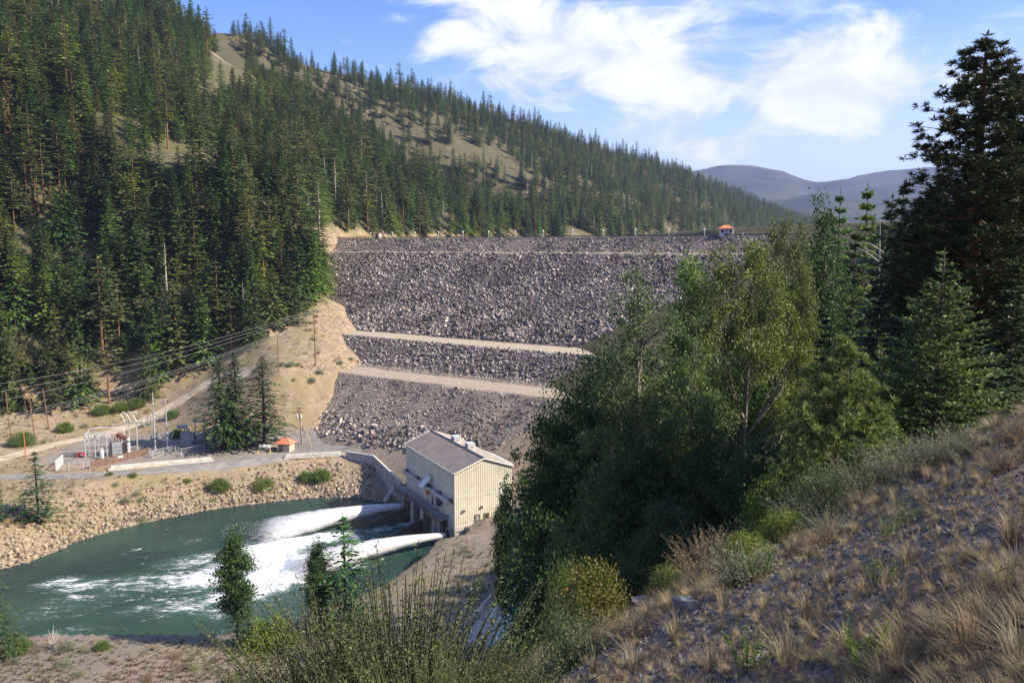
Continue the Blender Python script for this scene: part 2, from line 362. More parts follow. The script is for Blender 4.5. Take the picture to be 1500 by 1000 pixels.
def terrain_mat():
    m, t = newmat('terrain')
    co = t.n('ShaderNodeTexCoord').outputs['Object']
    at = t.n('ShaderNodeAttribute', attribute_name='zone').outputs['Color']
    sp = t.n('ShaderNodeSeparateColor', {0: at}).outputs
    n1 = t.noise(co, .06, 6., .6); n2 = t.noise(co, .5, 6., .6); n3 = t.noise(co, 4., 6., .65)
    soil = t.mix(t.mapr(n2, .35, .65), rgb(.25, .19, .13), rgb(.38, .30, .215))
    dry = t.mix(t.mapr(n2, .3, .7), rgb(.33, .26, .15), rgb(.23, .195, .11))
    soil = t.mix(t.mapr(n1, .45, .62), soil, dry)
    soil = t.mix(t.mapr(n3, .5, .72, 0., .6), soil, rgb(.20, .165, .125))
    grav = t.mix(t.mapr(n3, .35, .65), rgb(.11, .102, .11), rgb(.205, .19, .195))
    grav = t.mix(t.mapr(n2, .45, .7, 0., .7), grav, rgb(.20, .17, .15))
    yard = t.mix(t.mapr(n2, .3, .7), rgb(.19, .175, .17), rgb(.27, .245, .23))
    yard = t.mix(t.mapr(n1, .45, .65, 0., .6), yard, rgb(.34, .30, .26))
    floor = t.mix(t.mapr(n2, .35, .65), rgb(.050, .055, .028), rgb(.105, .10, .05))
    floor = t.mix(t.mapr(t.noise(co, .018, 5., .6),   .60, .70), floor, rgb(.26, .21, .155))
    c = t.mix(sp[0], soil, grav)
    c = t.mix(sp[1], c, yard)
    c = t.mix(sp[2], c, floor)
    c = t.mix(t.n('ShaderNodeAttribute', attribute_name='zone').outputs['Alpha'], t.mix(t.mapr(t.noise(co, .004, 8., .7), .4, .6), rgb(.030, .042, .030), rgb(.075, .075, .055)), c)
    hb = t.n('ShaderNodeBump', {'Strength': .7, 'Distance': .12, 'Height': t.math('ADD', n3, t.math('MULTIPLY', t.noise(co, 22., 5., .6), .5))})
    finish(t, t.n('ShaderNodeBsdfPrincipled', {'Base Color': c, 'Roughness': .95, 'Specular IOR Level': .15, 'Normal': hb.outputs[0]}).outputs[0])
terrain_mat()
def dam_mat():
    m, t = newmat('dam_fill')
    co = t.n('ShaderNodeTexCoord').outputs['Object']
    at = t.n('ShaderNodeAttribute', attribute_name='zone').outputs['Color']
    sp = t.n('ShaderNodeSeparateColor', {0: at}).outputs
    n2 = t.noise(co, .8, 6., .65); n3 = t.noise(co, 3.5, 5., .65)
    dark = t.mix(t.mapr(n3, .35, .65), rgb(.085, .076, .082), rgb(.19, .165, .155))
    fines = t.mix(t.mapr(n2, .35, .65), rgb(.22, .18, .15), rgb(.32, .265, .22))
    tan = t.mix(t.mapr(n2, .3, .7), rgb(.48, .40, .295), rgb(.62, .53, .40))
    c = t.mix(sp[0], dark, fines); c = t.mix(sp[1], c, tan)
    hb = t.n('ShaderNodeBump', {'Strength': .8, 'Distance': .25, 'Height': t.math('ADD', n3, n2)})
    finish(t, t.n('ShaderNodeBsdfPrincipled', {'Base Color': c, 'Roughness': .95, 'Specular IOR Level': .15, 'Normal': hb.outputs[0]}).outputs[0])
dam_mat()
def water_mat():
    m, t = newmat('river_water')
    co = t.n('ShaderNodeTexCoord').outputs['Object']
    fo = t.n('ShaderNodeAttribute', attribute_name='foam').outputs['Fac']
    rot = t.n('ShaderNodeMapping', {0: co, 2: (0, 0, -PH_TH), 3: (.35, 1.0, 1)}).outputs[0]      # streaks along the current
    n1 = t.noise(rot, .55, 8., .68, .9); n2 = t.noise(rot, 2.2, 6., .65, .6); n0 = t.noise(co, .04, 4., .5)
    deep = t.mix(t.mapr(n0, .35, .65), rgb(.016, .045, .042), rgb(.032, .075, .056))
    deep = t.mix(t.mapr(fo, .05, .55), deep, rgb(.05, .115, .10))
    v = t.math('ADD', t.math('MULTIPLY', t.math('MINIMUM', fo, .95), 1.05), t.math('ADD', t.math('MULTIPLY', t.math('SUBTRACT', n1, .5), 2.1), t.math('MULTIPLY', t.math('SUBTRACT', n2, .5), 1.3)))
    k = t.mapr(v, .36, .85)
    c = t.mix(k, deep, t.mix(t.mapr(n2, .35, .65), rgb(.58, .64, .70), rgb(.80, .83, .86)))
    hgt = t.math('ADD', t.math('MULTIPLY', t.noise(rot, 1.1, 6., .6, .5), .8), t.math('MULTIPLY', t.noise(co, 3.5, 4., .6), .25))
    hb = t.n('ShaderNodeBump', {'Strength': .8, 'Distance': .5, 'Height': t.math('ADD', hgt, t.math('MULTIPLY', k, .4))})
    finish(t, t.n('ShaderNodeBsdfPrincipled', {'Base Color': c, 'Roughness': t.mapr(k, 0., 1., .16, .9), 'IOR': 1.33, 'Specular IOR Level': .5, 'Normal': hb.outputs[0]}).outputs[0])
water_mat()
def jet_mat():
    m, t = newmat('white_water')
    co = t.n('ShaderNodeTexCoord').outputs['Object']
    mp = t.n('ShaderNodeMapping', {0: co, 3: (.12, 1.3, 1.3)}).outputs[0]
    n1 = t.noise(mp, 1.2, 7., .65, .3)
    ed = t.n('ShaderNodeAttribute', attribute_name='fray').outputs['Fac']
    c = t.mix(t.mapr(n1, .3, .7), rgb(.78, .81, .86), rgb(.92, .93, .94))
    hb = t.n('ShaderNodeBump', {'Strength': .4, 'Distance': .3, 'Height': n1})
    d = t.n('ShaderNodeBsdfPrincipled', {'Base Color': c, 'Roughness': .8, 'Normal': hb.outputs[0]}).outputs[0]
    tl = t.n('ShaderNodeBsdfTranslucent', {'Color': c}).outputs[0]
    s = t.n('ShaderNodeMixShader', {0: .3, 1: d, 2: tl}).outputs[0]
    n2 = t.noise(mp, 2.6, 6., .7)
    a = t.mapr(t.math('ADD', t.math('MULTIPLY', t.math('SUBTRACT', n2, .5), 1.3), ed), .05, .75)
    tr = t.n('ShaderNodeBsdfTransparent').outputs[0]
    finish(t, t.n('ShaderNodeMixShader', {0: a, 1: s, 2: tr}).outputs[0])
jet_mat()

# ------------------------------------------------------------------ mesh helpers
def meshobj(name, V, Fc, mat, parent=None, smooth=False, link=True, attrs=None, loc=None):
    me = bpy.data.meshes.new(name); V = np.asarray(V, np.float32)
    if isinstance(Fc, np.ndarray):
        n, k = Fc.shape
        me.vertices.add(len(V)); me.vertices.foreach_set('co', V.ravel())
        me.loops.add(n*k); me.loops.foreach_set('vertex_index', Fc.astype(np.int32).ravel())
        me.polygons.add(n); me.polygons.foreach_set('loop_start', np.arange(0, n*k, k, dtype=np.int32))
        try: me.polygons.foreach_set('loop_total', np.full(n, k, np.int32))
        except Exception: pass
        me.update(calc_edges=True)
    else:
        me.from_pydata([tuple(v) for v in V], [], Fc); me.update()
    if smooth: me.polygons.foreach_set('use_smooth', np.ones(len(me.polygons), bool))
    for nm, (typ, dom, dat) in (attrs or {}).items():
        a = me.attributes.new(nm, typ, dom)
        a.data.foreach_set('color' if 'COLOR' in typ else 'value', np.asarray(dat, np.float32).ravel())
    for m in (mat if isinstance(mat, (list, tuple)) else [mat]):
        me.materials.append(MATS[m] if isinstance(m, str) else m)
    o = bpy.data.objects.new(name, me)
    if link: COL.objects.link(o)
    if parent: o.parent = parent
    if loc is not None: o.location = loc
    return o
def tag(o, label=None, cat=None, group=None, kind=None):
    if label: o['label'] = label
    if cat: o['category'] = cat
    if group: o['group'] = group
    if kind: o['kind'] = kind
    return o
def thing(name, label, cat, loc, rz=0., group=None):
    o = bpy.data.objects.new(name, None); COL.objects.link(o); o.location = loc; o.rotation_euler = (0, 0, rz); o.empty_display_size = .5
    return tag(o, label, cat, group)
def copy_tree(root, loc, rz=0., scl=1., label=None, group=None, cat=None):
    r = root.copy(); COL.objects.link(r); r.location = loc; r.rotation_euler = (0, 0, rz)
    r.scale = (scl,)*3 if not isinstance(scl, tuple) else scl
    if label: r['label'] = label
    if group: r['group'] = group
    for ch in list(root.children):
        c = ch.copy(); COL.objects.link(c); c.parent = r
        for g in list(ch.children):
            d = g.copy(); COL.objects.link(d); d.parent = c
    return r
class MB:
    def __init__(s): s.v = []; s.f = []
    def box(s, x0, x1, y0, y1, z0, z1):
        b = len(s.v)
        s.v += [(x, y, z) for z in (z0, z1) for x, y in ((x0, y0), (x1, y0), (x1, y1), (x0, y1))]
        s.f += [(b+3, b+2, b+1, b), (b+4, b+5, b+6, b+7)]+[(b+i, b+(i+1) % 4, b+4+(i+1) % 4, b+4+i) for i in range(4)]
        return s
    def prism(s, pts, a0, a1, axis='y'):
        """extrude a 2D outline (u,z) along axis"""
        b = len(s.v); n = len(pts)
        for a in (a0, a1):
            for u, z in pts: s.v.append((u, a, z) if axis == 'y' else ((a, u, z) if axis == 'x' else (u, z, a)))
        s.f += [tuple(b+i for i in range(n)), tuple(b+n+i for i in range(n))[::-1]]
        s.f += [(b+i, b+n+i, b+n+(i+1) % n, b+(i+1) % n) for i in range(n)]
        return s
    def tube(s, pts, rad, n=8, cap=True):
        pts = [Vector(p) for p in pts]; rad = rad if isinstance(rad, (list, tuple)) else [rad]*len(pts)
        b = len(s.v); pu = None
        for i, p in enumerate(pts):
            t = (pts[min(i+1, len(pts)-1)]-pts[max(i-1, 0)]).normalized()
            if pu is None: pu = t.orthogonal().normalized()
            pu = (pu-t*pu.dot(t)).normalized(); w = t.cross(pu)
            for k in range(n):
                a = 2*math.pi*k/n; q = p+(pu*math.cos(a)+w*math.sin(a))*rad[i]; s.v.append(tuple(q))
        for i in range(len(pts)-1):
            for k in range(n):
                s.f.append((b+i*n+k, b+i*n+(k+1) % n, b+(i+1)*n+(k+1) % n, b+(i+1)*n+k))
        if cap:
            s.f.append(tuple(b+k for k in range(n))[::-1]); e = b+(len(pts)-1)*n; s.f.append(tuple(e+k for k in range(n)))
        return s
    def bar(s, a, c, w=.1, n=4): return s.tube([a, c], w, n)
    def quad(s, a, b_, c, d):
        b = len(s.v); s.v += [tuple(a), tuple(b_), tuple(c), tuple(d)]; s.f.append((b, b+1, b+2, b+3)); return s
    def lathe(s, prof, x=0, y=0, n=12):
        b = len(s.v)
        for r, z in prof:
            for k in range(n): a = 2*math.pi*k/n; s.v.append((x+r*math.cos(a), y+r*math.sin(a), z))
        for i in range(len(prof)-1):
            for k in range(n): s.f.append((b+i*n+k, b+i*n+(k+1) % n, b+(i+1)*n+(k+1) % n, b+(i+1)*n+k))
        s.f.append(tuple(b+k for k in range(n))[::-1]); e = b+(len(prof)-1)*n; s.f.append(tuple(e+k for k in range(n)))
        return s
    def build(s, name, mat, parent=None, smooth=False, link=True, loc=None): return meshobj(name, s.v, s.f, mat, parent, smooth, link, loc=loc)
def scatter(name, protos, pts, rots, scls, idx, label=None, cat=None, parent=None, group=None):
    """one 'stuff' object: geometry nodes put the proto meshes on the points"""
    n = len(pts); pts = np.asarray(pts, np.float32)
    me = bpy.data.meshes.new(name); me.vertices.add(n); me.vertices.foreach_set('co', pts.ravel())
    a = me.attributes.new('rot', 'FLOAT_VECTOR', 'POINT'); a.data.foreach_set('vector', np.asarray(rots, np.float32).ravel())
    s_ = np.asarray(scls, np.float32); s_ = np.repeat(s_[:, None], 3, 1) if s_.ndim == 1 else s_
    a = me.attributes.new('scl', 'FLOAT_VECTOR', 'POINT'); a.data.foreach_set('vector', s_.ravel())
    a = me.attributes.new('idx', 'INT', 'POINT'); a.data.foreach_set('value', np.asarray(idx, np.int32))
    o = bpy.data.objects.new(name, me); COL.objects.link(o)
    g = bpy.data.node_groups.new('scatter_'+name, 'GeometryNodeTree')
    g.interface.new_socket('Geometry', in_out='INPUT', socket_type='NodeSocketGeometry'); g.interface.new_socket('Geometry', in_out='OUTPUT', socket_type='NodeSocketGeometry')
    N, L = g.nodes, g.links
    gi, go = N.new('NodeGroupInput'), N.new('NodeGroupOutput'); jn = N.new('GeometryNodeJoinGeometry'); ip = N.new('GeometryNodeInstanceOnPoints')
    for p in reversed(protos):
        oi = N.new('GeometryNodeObjectInfo'); oi.inputs['Object'].default_value = p; oi.inputs['As Instance'].default_value = True
        L.new(oi.outputs['Geometry'], jn.inputs[0])
    def att(nm, ty):
        q = N.new('GeometryNodeInputNamedAttribute'); q.data_type = ty; q.inputs['Name'].default_value = nm; return q.outputs[0]
    L.new(gi.outputs[0], ip.inputs['Points']); L.new(jn.outputs[0], ip.inputs['Instance'])
    ip.inputs['Pick Instance'].default_value = True
    L.new(att('idx', 'INT'), ip.inputs['Instance Index'])
    e2r = N.new('FunctionNodeEulerToRotation'); L.new(att('rot', 'FLOAT_VECTOR'), e2r.inputs[0]); L.new(e2r.outputs[0], ip.inputs['Rotation'])
    L.new(att('scl', 'FLOAT_VECTOR'), ip.inputs['Scale']); L.new(ip.outputs[0], go.inputs[0])
    md = o.modifiers.new('scatter', 'NODES'); md.node_group = g
    if parent: o.parent = parent
    return tag(o, label, cat, group, 'stuff')
# ------------------------------------------------------------------ ground sheet (polar grid round the camera, to the horizon)
def build_terrain():
    r1 = np.concatenate([np.geomspace(1.0, 40, 170), np.geomspace(40.8, 135, 70), np.arange(136.2, 262, 1.15), np.arange(263.5, 360, 1.6), np.geomspace(362, 1500, 190), np.geomspace(1520, 9000, 110)])
    a_in = np.linspace(-37, 37, 560); a_out = np.concatenate([np.linspace(-180, -38, 72), a_in, np.linspace(38, 180, 72)[:-1]])
    A, R = np.meshgrid(np.radians(a_out), r1)
    X, Y = R*np.sin(A), R*np.cos(A); Z = H(X, Y)
    nr, na = X.shape
    V = np.c_[X.ravel(), Y.ravel(), Z.ravel()]
    V = np.vstack([V, [0, 0, Hs(0, 0)]])
    i = np.arange(nr-1)[:, None]*na; j = np.arange(na)[None, :]; jn = (j+1) % na
    Q = np.stack([i+j, i+jn, i+na+jn, i+na+j], -1).reshape(-1, 4)
    Q = Q[:, ::-1]
    x, y, z = V[:, 0], V[:, 1], V[:, 2]
    dfar, _, _ = polydist(x, y, FAR); dnear, _, _ = polydist(x, y, NEAR)
    _, hd = hillz(x, y); r = np.hypot(x, y)
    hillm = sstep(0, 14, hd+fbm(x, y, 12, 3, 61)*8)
    near = (1-sstep(45, 80, r))
    patch = sstep(.0, .25, fbm(x, y, 3.2, 4, 71)+.12)
    terr = sstep(-60, 0, -dnear)*0
    grav = near*patch*.95
    rb = (dnear < dfar) & (r > 80) & (x > -140) & (y < 215) & (hd <= 0)
    grav = np.maximum(grav, np.where(rb, .55+.35*fbm(x, y, 15, 3, 73), 0)*(1-near))
    yd = sstep(10, 2, np.abs(y-(268+(x+60)*.12)-0))*((x > -100) & (x < -25))
    yard = np.where((x > -88) & (x < -24) & (y > 236) & (hd <= 0) & (z < 12.6) & (z > 8.0), 1., 0)*sstep(17, 21, dfar)
    sub = np.where((x > -150) & (x < -88) & (y > 246) & (y < 285) & (z < 11.5), .9, 0)
    yard = np.maximum(yard, sub)
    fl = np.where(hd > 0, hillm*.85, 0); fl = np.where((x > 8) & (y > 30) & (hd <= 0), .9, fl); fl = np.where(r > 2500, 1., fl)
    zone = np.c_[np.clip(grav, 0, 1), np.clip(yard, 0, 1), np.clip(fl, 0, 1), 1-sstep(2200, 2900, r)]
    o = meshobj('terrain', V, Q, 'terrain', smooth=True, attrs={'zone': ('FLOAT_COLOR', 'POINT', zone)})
    tag(o, 'sunlit valley floor, river banks and steep mountain sides', kind='structure')
    return o
TERR = build_terrain()

# ------------------------------------------------------------------ river
JET1, JET2 = ph(-2.2, 30.2), ph(-1.6, 2.6)
def build_river():
    xs = np.arange(-330, -5, 1.0); ys = np.arange(-70, 252, 1.0)
    xs = np.concatenate([np.arange(-330, -125, 4.0), np.arange(-125, -4, .7)]); ys = np.concatenate([np.arange(-70, 130, 4.0), np.arange(130, 250, .7)])
    X, Y = np.meshgrid(xs, ys); x, y = X.ravel(), Y.ravel()
    dfar, _, _ = polydist(x, y, FAR); dnear, _, _ = polydist(x, y, NEAR)
    near_in = inpoly(x, y, RIVER) | (np.minimum(dfar, dnear) < 5)
    foam = np.zeros(len(x))
    def blob(u, v, r1, wgt, r2=None):
        p = atz(u, v, 0); dx, dy = x-p[0], y-p[1]
        a = dx*PHW[0]+dy*PHW[1]; b = dx*PHL[0]+dy*PHL[1]
        return wgt*np.exp(-((a/(r2 or r1))**2+(b/r1)**2))
    for u, v, r1, wgt, r2 in ((470, 788, 4.5, 1.2, 9), (420, 798, 6, 1.4, 9), (380, 812, 8, 1.5, 10), (430, 828, 7, 1.5, 10), (490, 824, 5, 1.2, 9), (395, 848, 7, 1.5, 9), (345, 832, 7, 1.25, 8), (360, 866, 5.5, 1.2, 8), (310, 845, 7, .95, 10), (300, 818, 5, .62, 10),
                              (250, 850, 6, .55, 12), (190, 852, 4.5, .5, 10), (130, 856, 3.5, .62, 9), (80, 854, 3.5, .6, 6), (280, 885, 6, .5, 10), (230, 885, 5, .36, 10), (330, 890, 5, .55, 6), (170, 870, 8, .28, 20), (100, 880, 6, .3, 8), (60, 900, 4, .25, 6),
                              (560, 775, 3, .55, 6), (590, 768, 2.5, .6, 5), (530, 787, 3, .5, 6), (545, 815, 2.2, .55, 7), (600, 800, 1.6, .5, 5), (250, 800, 5, .2, 14), (120, 925, 4, .22, 8), (70, 930, 2, .4, 3)):
        foam = np.maximum(foam, blob(u, v, r1, wgt, r2))
    foam = foam+.10*(fbm(x, y, 9, 3, 81)+.1)
    z = np.clip(foam-.55, 0, .7)*(1.1+1.6*fbm(x, y, 2.6, 4, 83))*1.1+.10*fbm(x, y, 5, 3, 85)+.05*fbm(x, y, 1.6, 2, 86)
    nr, na = X.shape
    i = np.arange(nr-1)[:, None]*na; j = np.arange(na-1)[None, :]
    Q = np.stack([i+j, i+j+1, i+na+j+1, i+na+j], -1).reshape(-1, 4)
    Q = Q[near_in[Q].any(1)]
    o = meshobj('river_water', np.c_[x, y, z], Q, 'river_water', smooth=True, attrs={'foam': ('FLOAT', 'POINT', np.clip(foam, 0, 1.2))})
    tag(o, 'green river churned white by the outlet jets', kind='structure')
build_river()

# ------------------------------------------------------------------ road, tracks
def strip(name, line, width, mat, lift=.06, kind='structure', label=None, step=2.0, fz=None, parent=None):
    P = np.array(line, float); d = np.r_[0, np.cumsum(np.linalg.norm(np.diff(P, axis=0), axis=1))]
    n = max(2, int(d[-1]/step)); t = np.linspace(0, d[-1], n)
    # smooth the corners
    C = np.c_[np.interp(t, d, P[:, 0]), np.interp(t, d, P[:, 1])]
    for _ in range(6): C[1:-1] = (C[:-2]+2*C[1:-1]+C[2:])/4
    wd = np.interp(t, d, width) if not np.isscalar(width) else np.full(n, width)
    tg = np.gradient(C, axis=0); tg /= np.linalg.norm(tg, axis=1)[:, None]; nm = np.c_[-tg[:, 1], tg[:, 0]]
    k = 7; off = np.linspace(-.5, .5, k)
    X = C[:, None, :]+nm[:, None, :]*(off[None, :, None]*wd[:, None, None])
    Z = (fz or H)(X[..., 0], X[..., 1])+lift
    V = np.c_[X[..., 0].ravel(), X[..., 1].ravel(), Z.ravel()]
    i = np.arange(n-1)[:, None]*k; j = np.arange(k-1)[None, :]
    Q = np.stack([i+j, i+j+1, i+k+j+1, i+k+j], -1).reshape(-1, 4)[:, ::-1]
    o = meshobj(name, V, Q, mat, parent, True); tag(o, label, kind=kind); return o
ROADL = [atz(u, v, 8.6)[:2] for u, v in ((-150, 712), (-60, 702), (0, 698), (100, 697), (200, 691), (300, 680), (400, 669), (470, 660), (520, 654))]+[np.array([-45., 266])]
strip('road', ROADL, 5.2, 'asphalt', .07, label='narrow grey access road along the river bank')
TRK = [atz(-60, 680, 9)[:2], atz(0, 672, 9.4)[:2], atz(50, 655, 10)[:2], atz(110, 636, 11)[:2], atz(190, 612, 12.5)[:2], atz(250, 592, 14.8)[:2], np.array([-118, 322.]), np.array([-100, 308.])]
strip('dirt_track', TRK, 6.5, 'track', .06, label='pale dirt track climbing behind the substation')

# ------------------------------------------------------------------ the dam
DAM = thing('dam', 'broad rockfill dam with stepped dark stone face and flat crest', 'dam', (C0[0], C0[1], 0), math.atan2(DD[1], DD[0]))
# local frame of the dam: x along the crest, y = -s (upstream positive)
def build_dam():
    q = np.arange(-75, 300, 2.5); s = np.unique(np.concatenate([np.arange(-40, 128, 1.6), PS]))
    s = s[s <= 152]
    Qm, S = np.meshgrid(q, s); Z = damz(S)
    onb = ((S > 58) & (S < 72)) | ((S > 82) & (S < 100)) | (S < .5) | ((S > 9) & (S < 12))
    xw, yw = dam_xy(Qm, S)
    Z = Z+np.where(onb, .12, .55)*fbm(Qm, S, 4.5, 3, 91)+np.where(S > 100, 1.5*fbm(Qm, S*.2, 11, 4, 94), 0)
    s_in = S+fbm(Qm, S*.3, 20, 3, 92)*1.6
    fines = np.where((s_in > 46) & (s_in < 59), .45, 0)+np.where(s_in > 99, .75+.5*fbm(Qm, S*.2, 9, 3, 95), 0)+np.where((s_in > 0) & (s_in < 9), .35, 0)
    fines = np.clip(fines+.55*np.clip(fbm(Qm, S*.22, 13, 3, 93)-.1, 0, 1), 0, 1)
    tan = np.where((s_in > 60.5) & (s_in < 70.5), .75, 0)+np.where((s_in > 88) & (s_in < 99), .62, 0)+np.where((s_in > 83) & (s_in <= 88), .25, 0)+np.where((s_in > 9.3) & (s_in < 11.8), .5, 0)
    zone = np.c_[fines.ravel(), np.clip(tan, 0, 1).ravel(), np.zeros(fines.size), np.ones(fines.size)]
    nr, na = Qm.shape; i = np.arange(nr-1)[:, None]*na; j = np.arange(na-1)[None, :]
    F_ = np.stack([i+j, i+j+1, i+na+j+1, i+na+j], -1).reshape(-1, 4)[:, ::-1]
    meshobj('embankment', np.c_[Qm.ravel(), -S.ravel(), Z.ravel()], F_, 'dam_fill', DAM, True, attrs={'zone': ('FLOAT_COLOR', 'POINT', zone)})
    m = MB()
    for k in range(-16, 100): m.box(k*3.0, k*3.0+2.96, .9, 7.8, 80.16, 80.26)
    m.build('crest_road', 'asphalt', DAM)
    g = MB()
    for k in range(-20, 120): g.box(k*2.5-.07, k*2.5+.07, -.15, 0, 79.9, 80.95)
    g.box(-50, 298, -.24, -.16, 80.45, 80.95); g.build('guard_rail', 'steel_dark', DAM)
build_dam()
def rock_proto(name, seed, mat, flat=.7):
    import bmesh
    rr = random.Random(seed); bm = bmesh.new()
    for _ in range(15):
        v = Vector((rr.gauss(0, 1), rr.gauss(0, 1), rr.gauss(0, 1))).normalized()*rr.uniform(.8, 1.08)
        bm.verts.new((v.x*.5, v.y*.5*rr.uniform(.75, 1), v.z*.5*flat))
    r = bmesh.ops.convex_hull(bm, input=bm.verts)
    bmesh.ops.delete(bm, geom=[g for g in r['geom_interior'] if isinstance(g, bmesh.types.BMVert)], context='VERTS')
    me = bpy.data.meshes.new(name); bm.to_mesh(me); bm.free(); me.materials.append(MATS[mat])
    return bpy.data.objects.new(name, me)
RK_D = [rock_proto('dam_rock', i, 'rock_dam') for i in range(6)]
RK_B = [rock_proto('bank_rock', 20+i, 'rock_bank') for i in range(6)]
RK_G = [rock_proto('grey_rock', 40+i, 'rock_grey') for i in range(4)]
RK_S = [rock_proto('slope_stone', 60+i, 'stone_slope', .6) for i in range(5)]
rng = np.random.default_rng(7)
def scatter_dam():
    out = []
    def band(n, s0, s1, smin, smax_, dens=None, pw=2.2):
        q = rng.uniform(-60, 215, n); s = rng.uniform(s0, s1, n)
        if dens is not None: k = rng.random(n) < dens(q, s); q, s = q[k], s[k]
        sz = smin+(smax_-smin)*rng.random(len(q))**pw
        z = damz(s)+.12*sz+np.where(s > 100, 1.5*fbm(q, s*.2, 11, 4, 94), 0)
        x, y = dam_xy(q, s); ok = z > H(x, y)-.3
        u, v, f = proj(np.c_[x, y, z]); ok &= (u > 380) & (u < 1230)
        out.append(np.c_[q, -s, z, sz][ok])
    gap = lambda q, s: np.clip(1.25-1.9*np.clip(fbm(q, s*.22, 13, 3, 93)-.08, 0, 1), .1, 1)
    band(5200, .8, 9.2, .35, 1.4, lambda q, s: gap(q, s)*.8)
    band(27000, 11.8, 59.5, .45, 1.75, gap)
    band(4200, 46, 60, .8, 2.3, gap)
    band(7500, 71, 84, .5, 1.6)
    band(1800, 83.5, 88, .4, 1.2)
    band(19000, 99.5, 124, .25, 1.1, lambda q, s: np.clip(.62+.7*sstep(104, 122, s)+fbm(q, s*.2, 9, 3, 95)*-.5, .55, 1))
    band(1500, 116, 126, .9, 2.4, None, 1.6)
    P = np.vstack(out); n = len(P)
    scatter('riprap_rocks', RK_D, P[:, :3], rng.uniform(0, 6.28, (n, 3)), P[:, 3:4]*rng.uniform(.75, 1.25, (n, 3)), rng.integers(0, 6, n), parent=DAM)
scatter_dam()
# ------------------------------------------------------------------ tree prototypes
def cards(C, D, N_, L, Wd):
    """kite-shaped leaf faces: base C, direction D, side from N_ x D, length L, width Wd"""
    D = D/np.linalg.norm(D, axis=1)[:, None]
    S = np.cross(N_, D); S /= (np.linalg.norm(S, axis=1)[:, None]+1e-9)
    L = L[:, None]; Wd = Wd[:, None]
    V = np.stack([C, C+D*L*.45+S*Wd*.5, C+D*L, C+D*L*.45-S*Wd*.5], 1).reshape(-1, 3)
    return V, np.arange(len(V)).reshape(-1, 4)
def rnd_dirs(n, g): d = g.normal(size=(n, 3)); return d/np.linalg.norm(d, axis=1)[:, None]
def trunk_mesh(h, r0, g, lean=.0, n=7, seg=9, top=.06):
    z = np.linspace(0, 1, seg); w = np.cumsum(g.normal(0, .012*h/seg*2, (seg, 2)), 0); w -= w[0]
    pts = [(w[i, 0]+lean*h*z[i]**1.4, w[i, 1], z[i]*h-(.6 if i == 0 else 0)) for i in range(seg)]
    return pts, [r0*(1.25 if i == 0 else 1)*((1-z[i])**.85)+top*r0 for i in range(seg)]
def conifer_arrays(h, rad, seed, base=.12, dz=.8, per=7, droop=.35, dens=15, leaf=1.05, shape=.85, ragged=.25, asc=.0, gap=0.):
    g = np.random.default_rng(seed); B = []; Z0 = base*h
    nlev = int((h-Z0)/dz)
    for i in range(nlev):
        z = Z0+(i+.5*g.random())*dz; t = (z-Z0)/(h-Z0)
        R = rad*(1-t)**shape*(.55+.45*min(1, t/.12+.35))
        k = max(3, int(per*(1-.45*t)))
        a0 = g.random()*6.28
        if g.random() < gap: k = max(1, k//3)
        for j in range(k):
            B.append((z, a0+j*6.28/k+g.normal(0, .25), max(.25, R*(1+g.normal(0, ragged))), t))
    B = np.array(B); n = len(B)
    tt = np.linspace(.16, 1., dens)
    z, a, Lb, t = B.T
    rad_ = Lb[:, None]*tt[None]
    dr = droop*(1-1.3*t)[:, None]
    zz = z[:, None]-dr*rad_*(.5+.6*tt[None])+asc*rad_*tt[None]
    sid = np.where(np.arange(dens) % 2 == 0, 1, -1)[None]*g.uniform(.3, 1., (n, dens))
    spread = .22*Lb[:, None]*(1.05-tt[None])*sid
    ca, sa = np.cos(a)[:, None], np.sin(a)[:, None]
    X = ca*rad_-sa*spread; Y = sa*rad_+ca*spread
    C = np.stack([X, Y, zz+g.normal(0, .06, X.shape)], -1).reshape(-1, 3)
    ang = (a[:, None]+sid*.75).ravel()
    D = np.stack([np.cos(ang), np.sin(ang), (-dr*.8+asc+g.normal(0, .22, X.shape)).ravel()], -1)
    Nn = np.array([0, 0, .9])+np.c_[np.cos(ang), np.sin(ang), 0*ang]*.5+g.normal(0, .28, (len(C), 3))
    Lf = leaf*(.6+.7*g.random(len(C)))*np.repeat(.65+.5*np.clip(Lb/rad, 0, 1), dens)
    V, Q = cards(C-D*Lf[:, None]*.3, D, Nn, Lf, Lf*g.uniform(.45, .75, len(C)))
    # leader
    m = 10; zt = h-g.random(m)*.07*h; d = rnd_dirs(m, g); d[:, 2] = abs(d[:, 2])+.8
    V2, Q2 = cards(np.c_[np.zeros((m, 2)), zt], d, rnd_dirs(m, g), np.full(m, leaf*.6), np.full(m, leaf*.16))
    Q = np.vstack([Q, Q2+len(V)]); V = np.vstack([V, V2])
    return V, Q, g.random(len(Q)), B
def bare_branches(mb, B, g, frac, r=.05, lo=0., hi=1., ln=.8):
    for z, a, L, t in B:
        if lo <= t <= hi and g.random() < frac:
            mb.tube([(0, 0, z), (math.cos(a)*L*ln*.5, math.sin(a)*L*ln*.5, z-.1*L), (math.cos(a)*L*ln, math.sin(a)*L*ln, z-.22*L)], [r, r*.6, r*.2], 3, False)
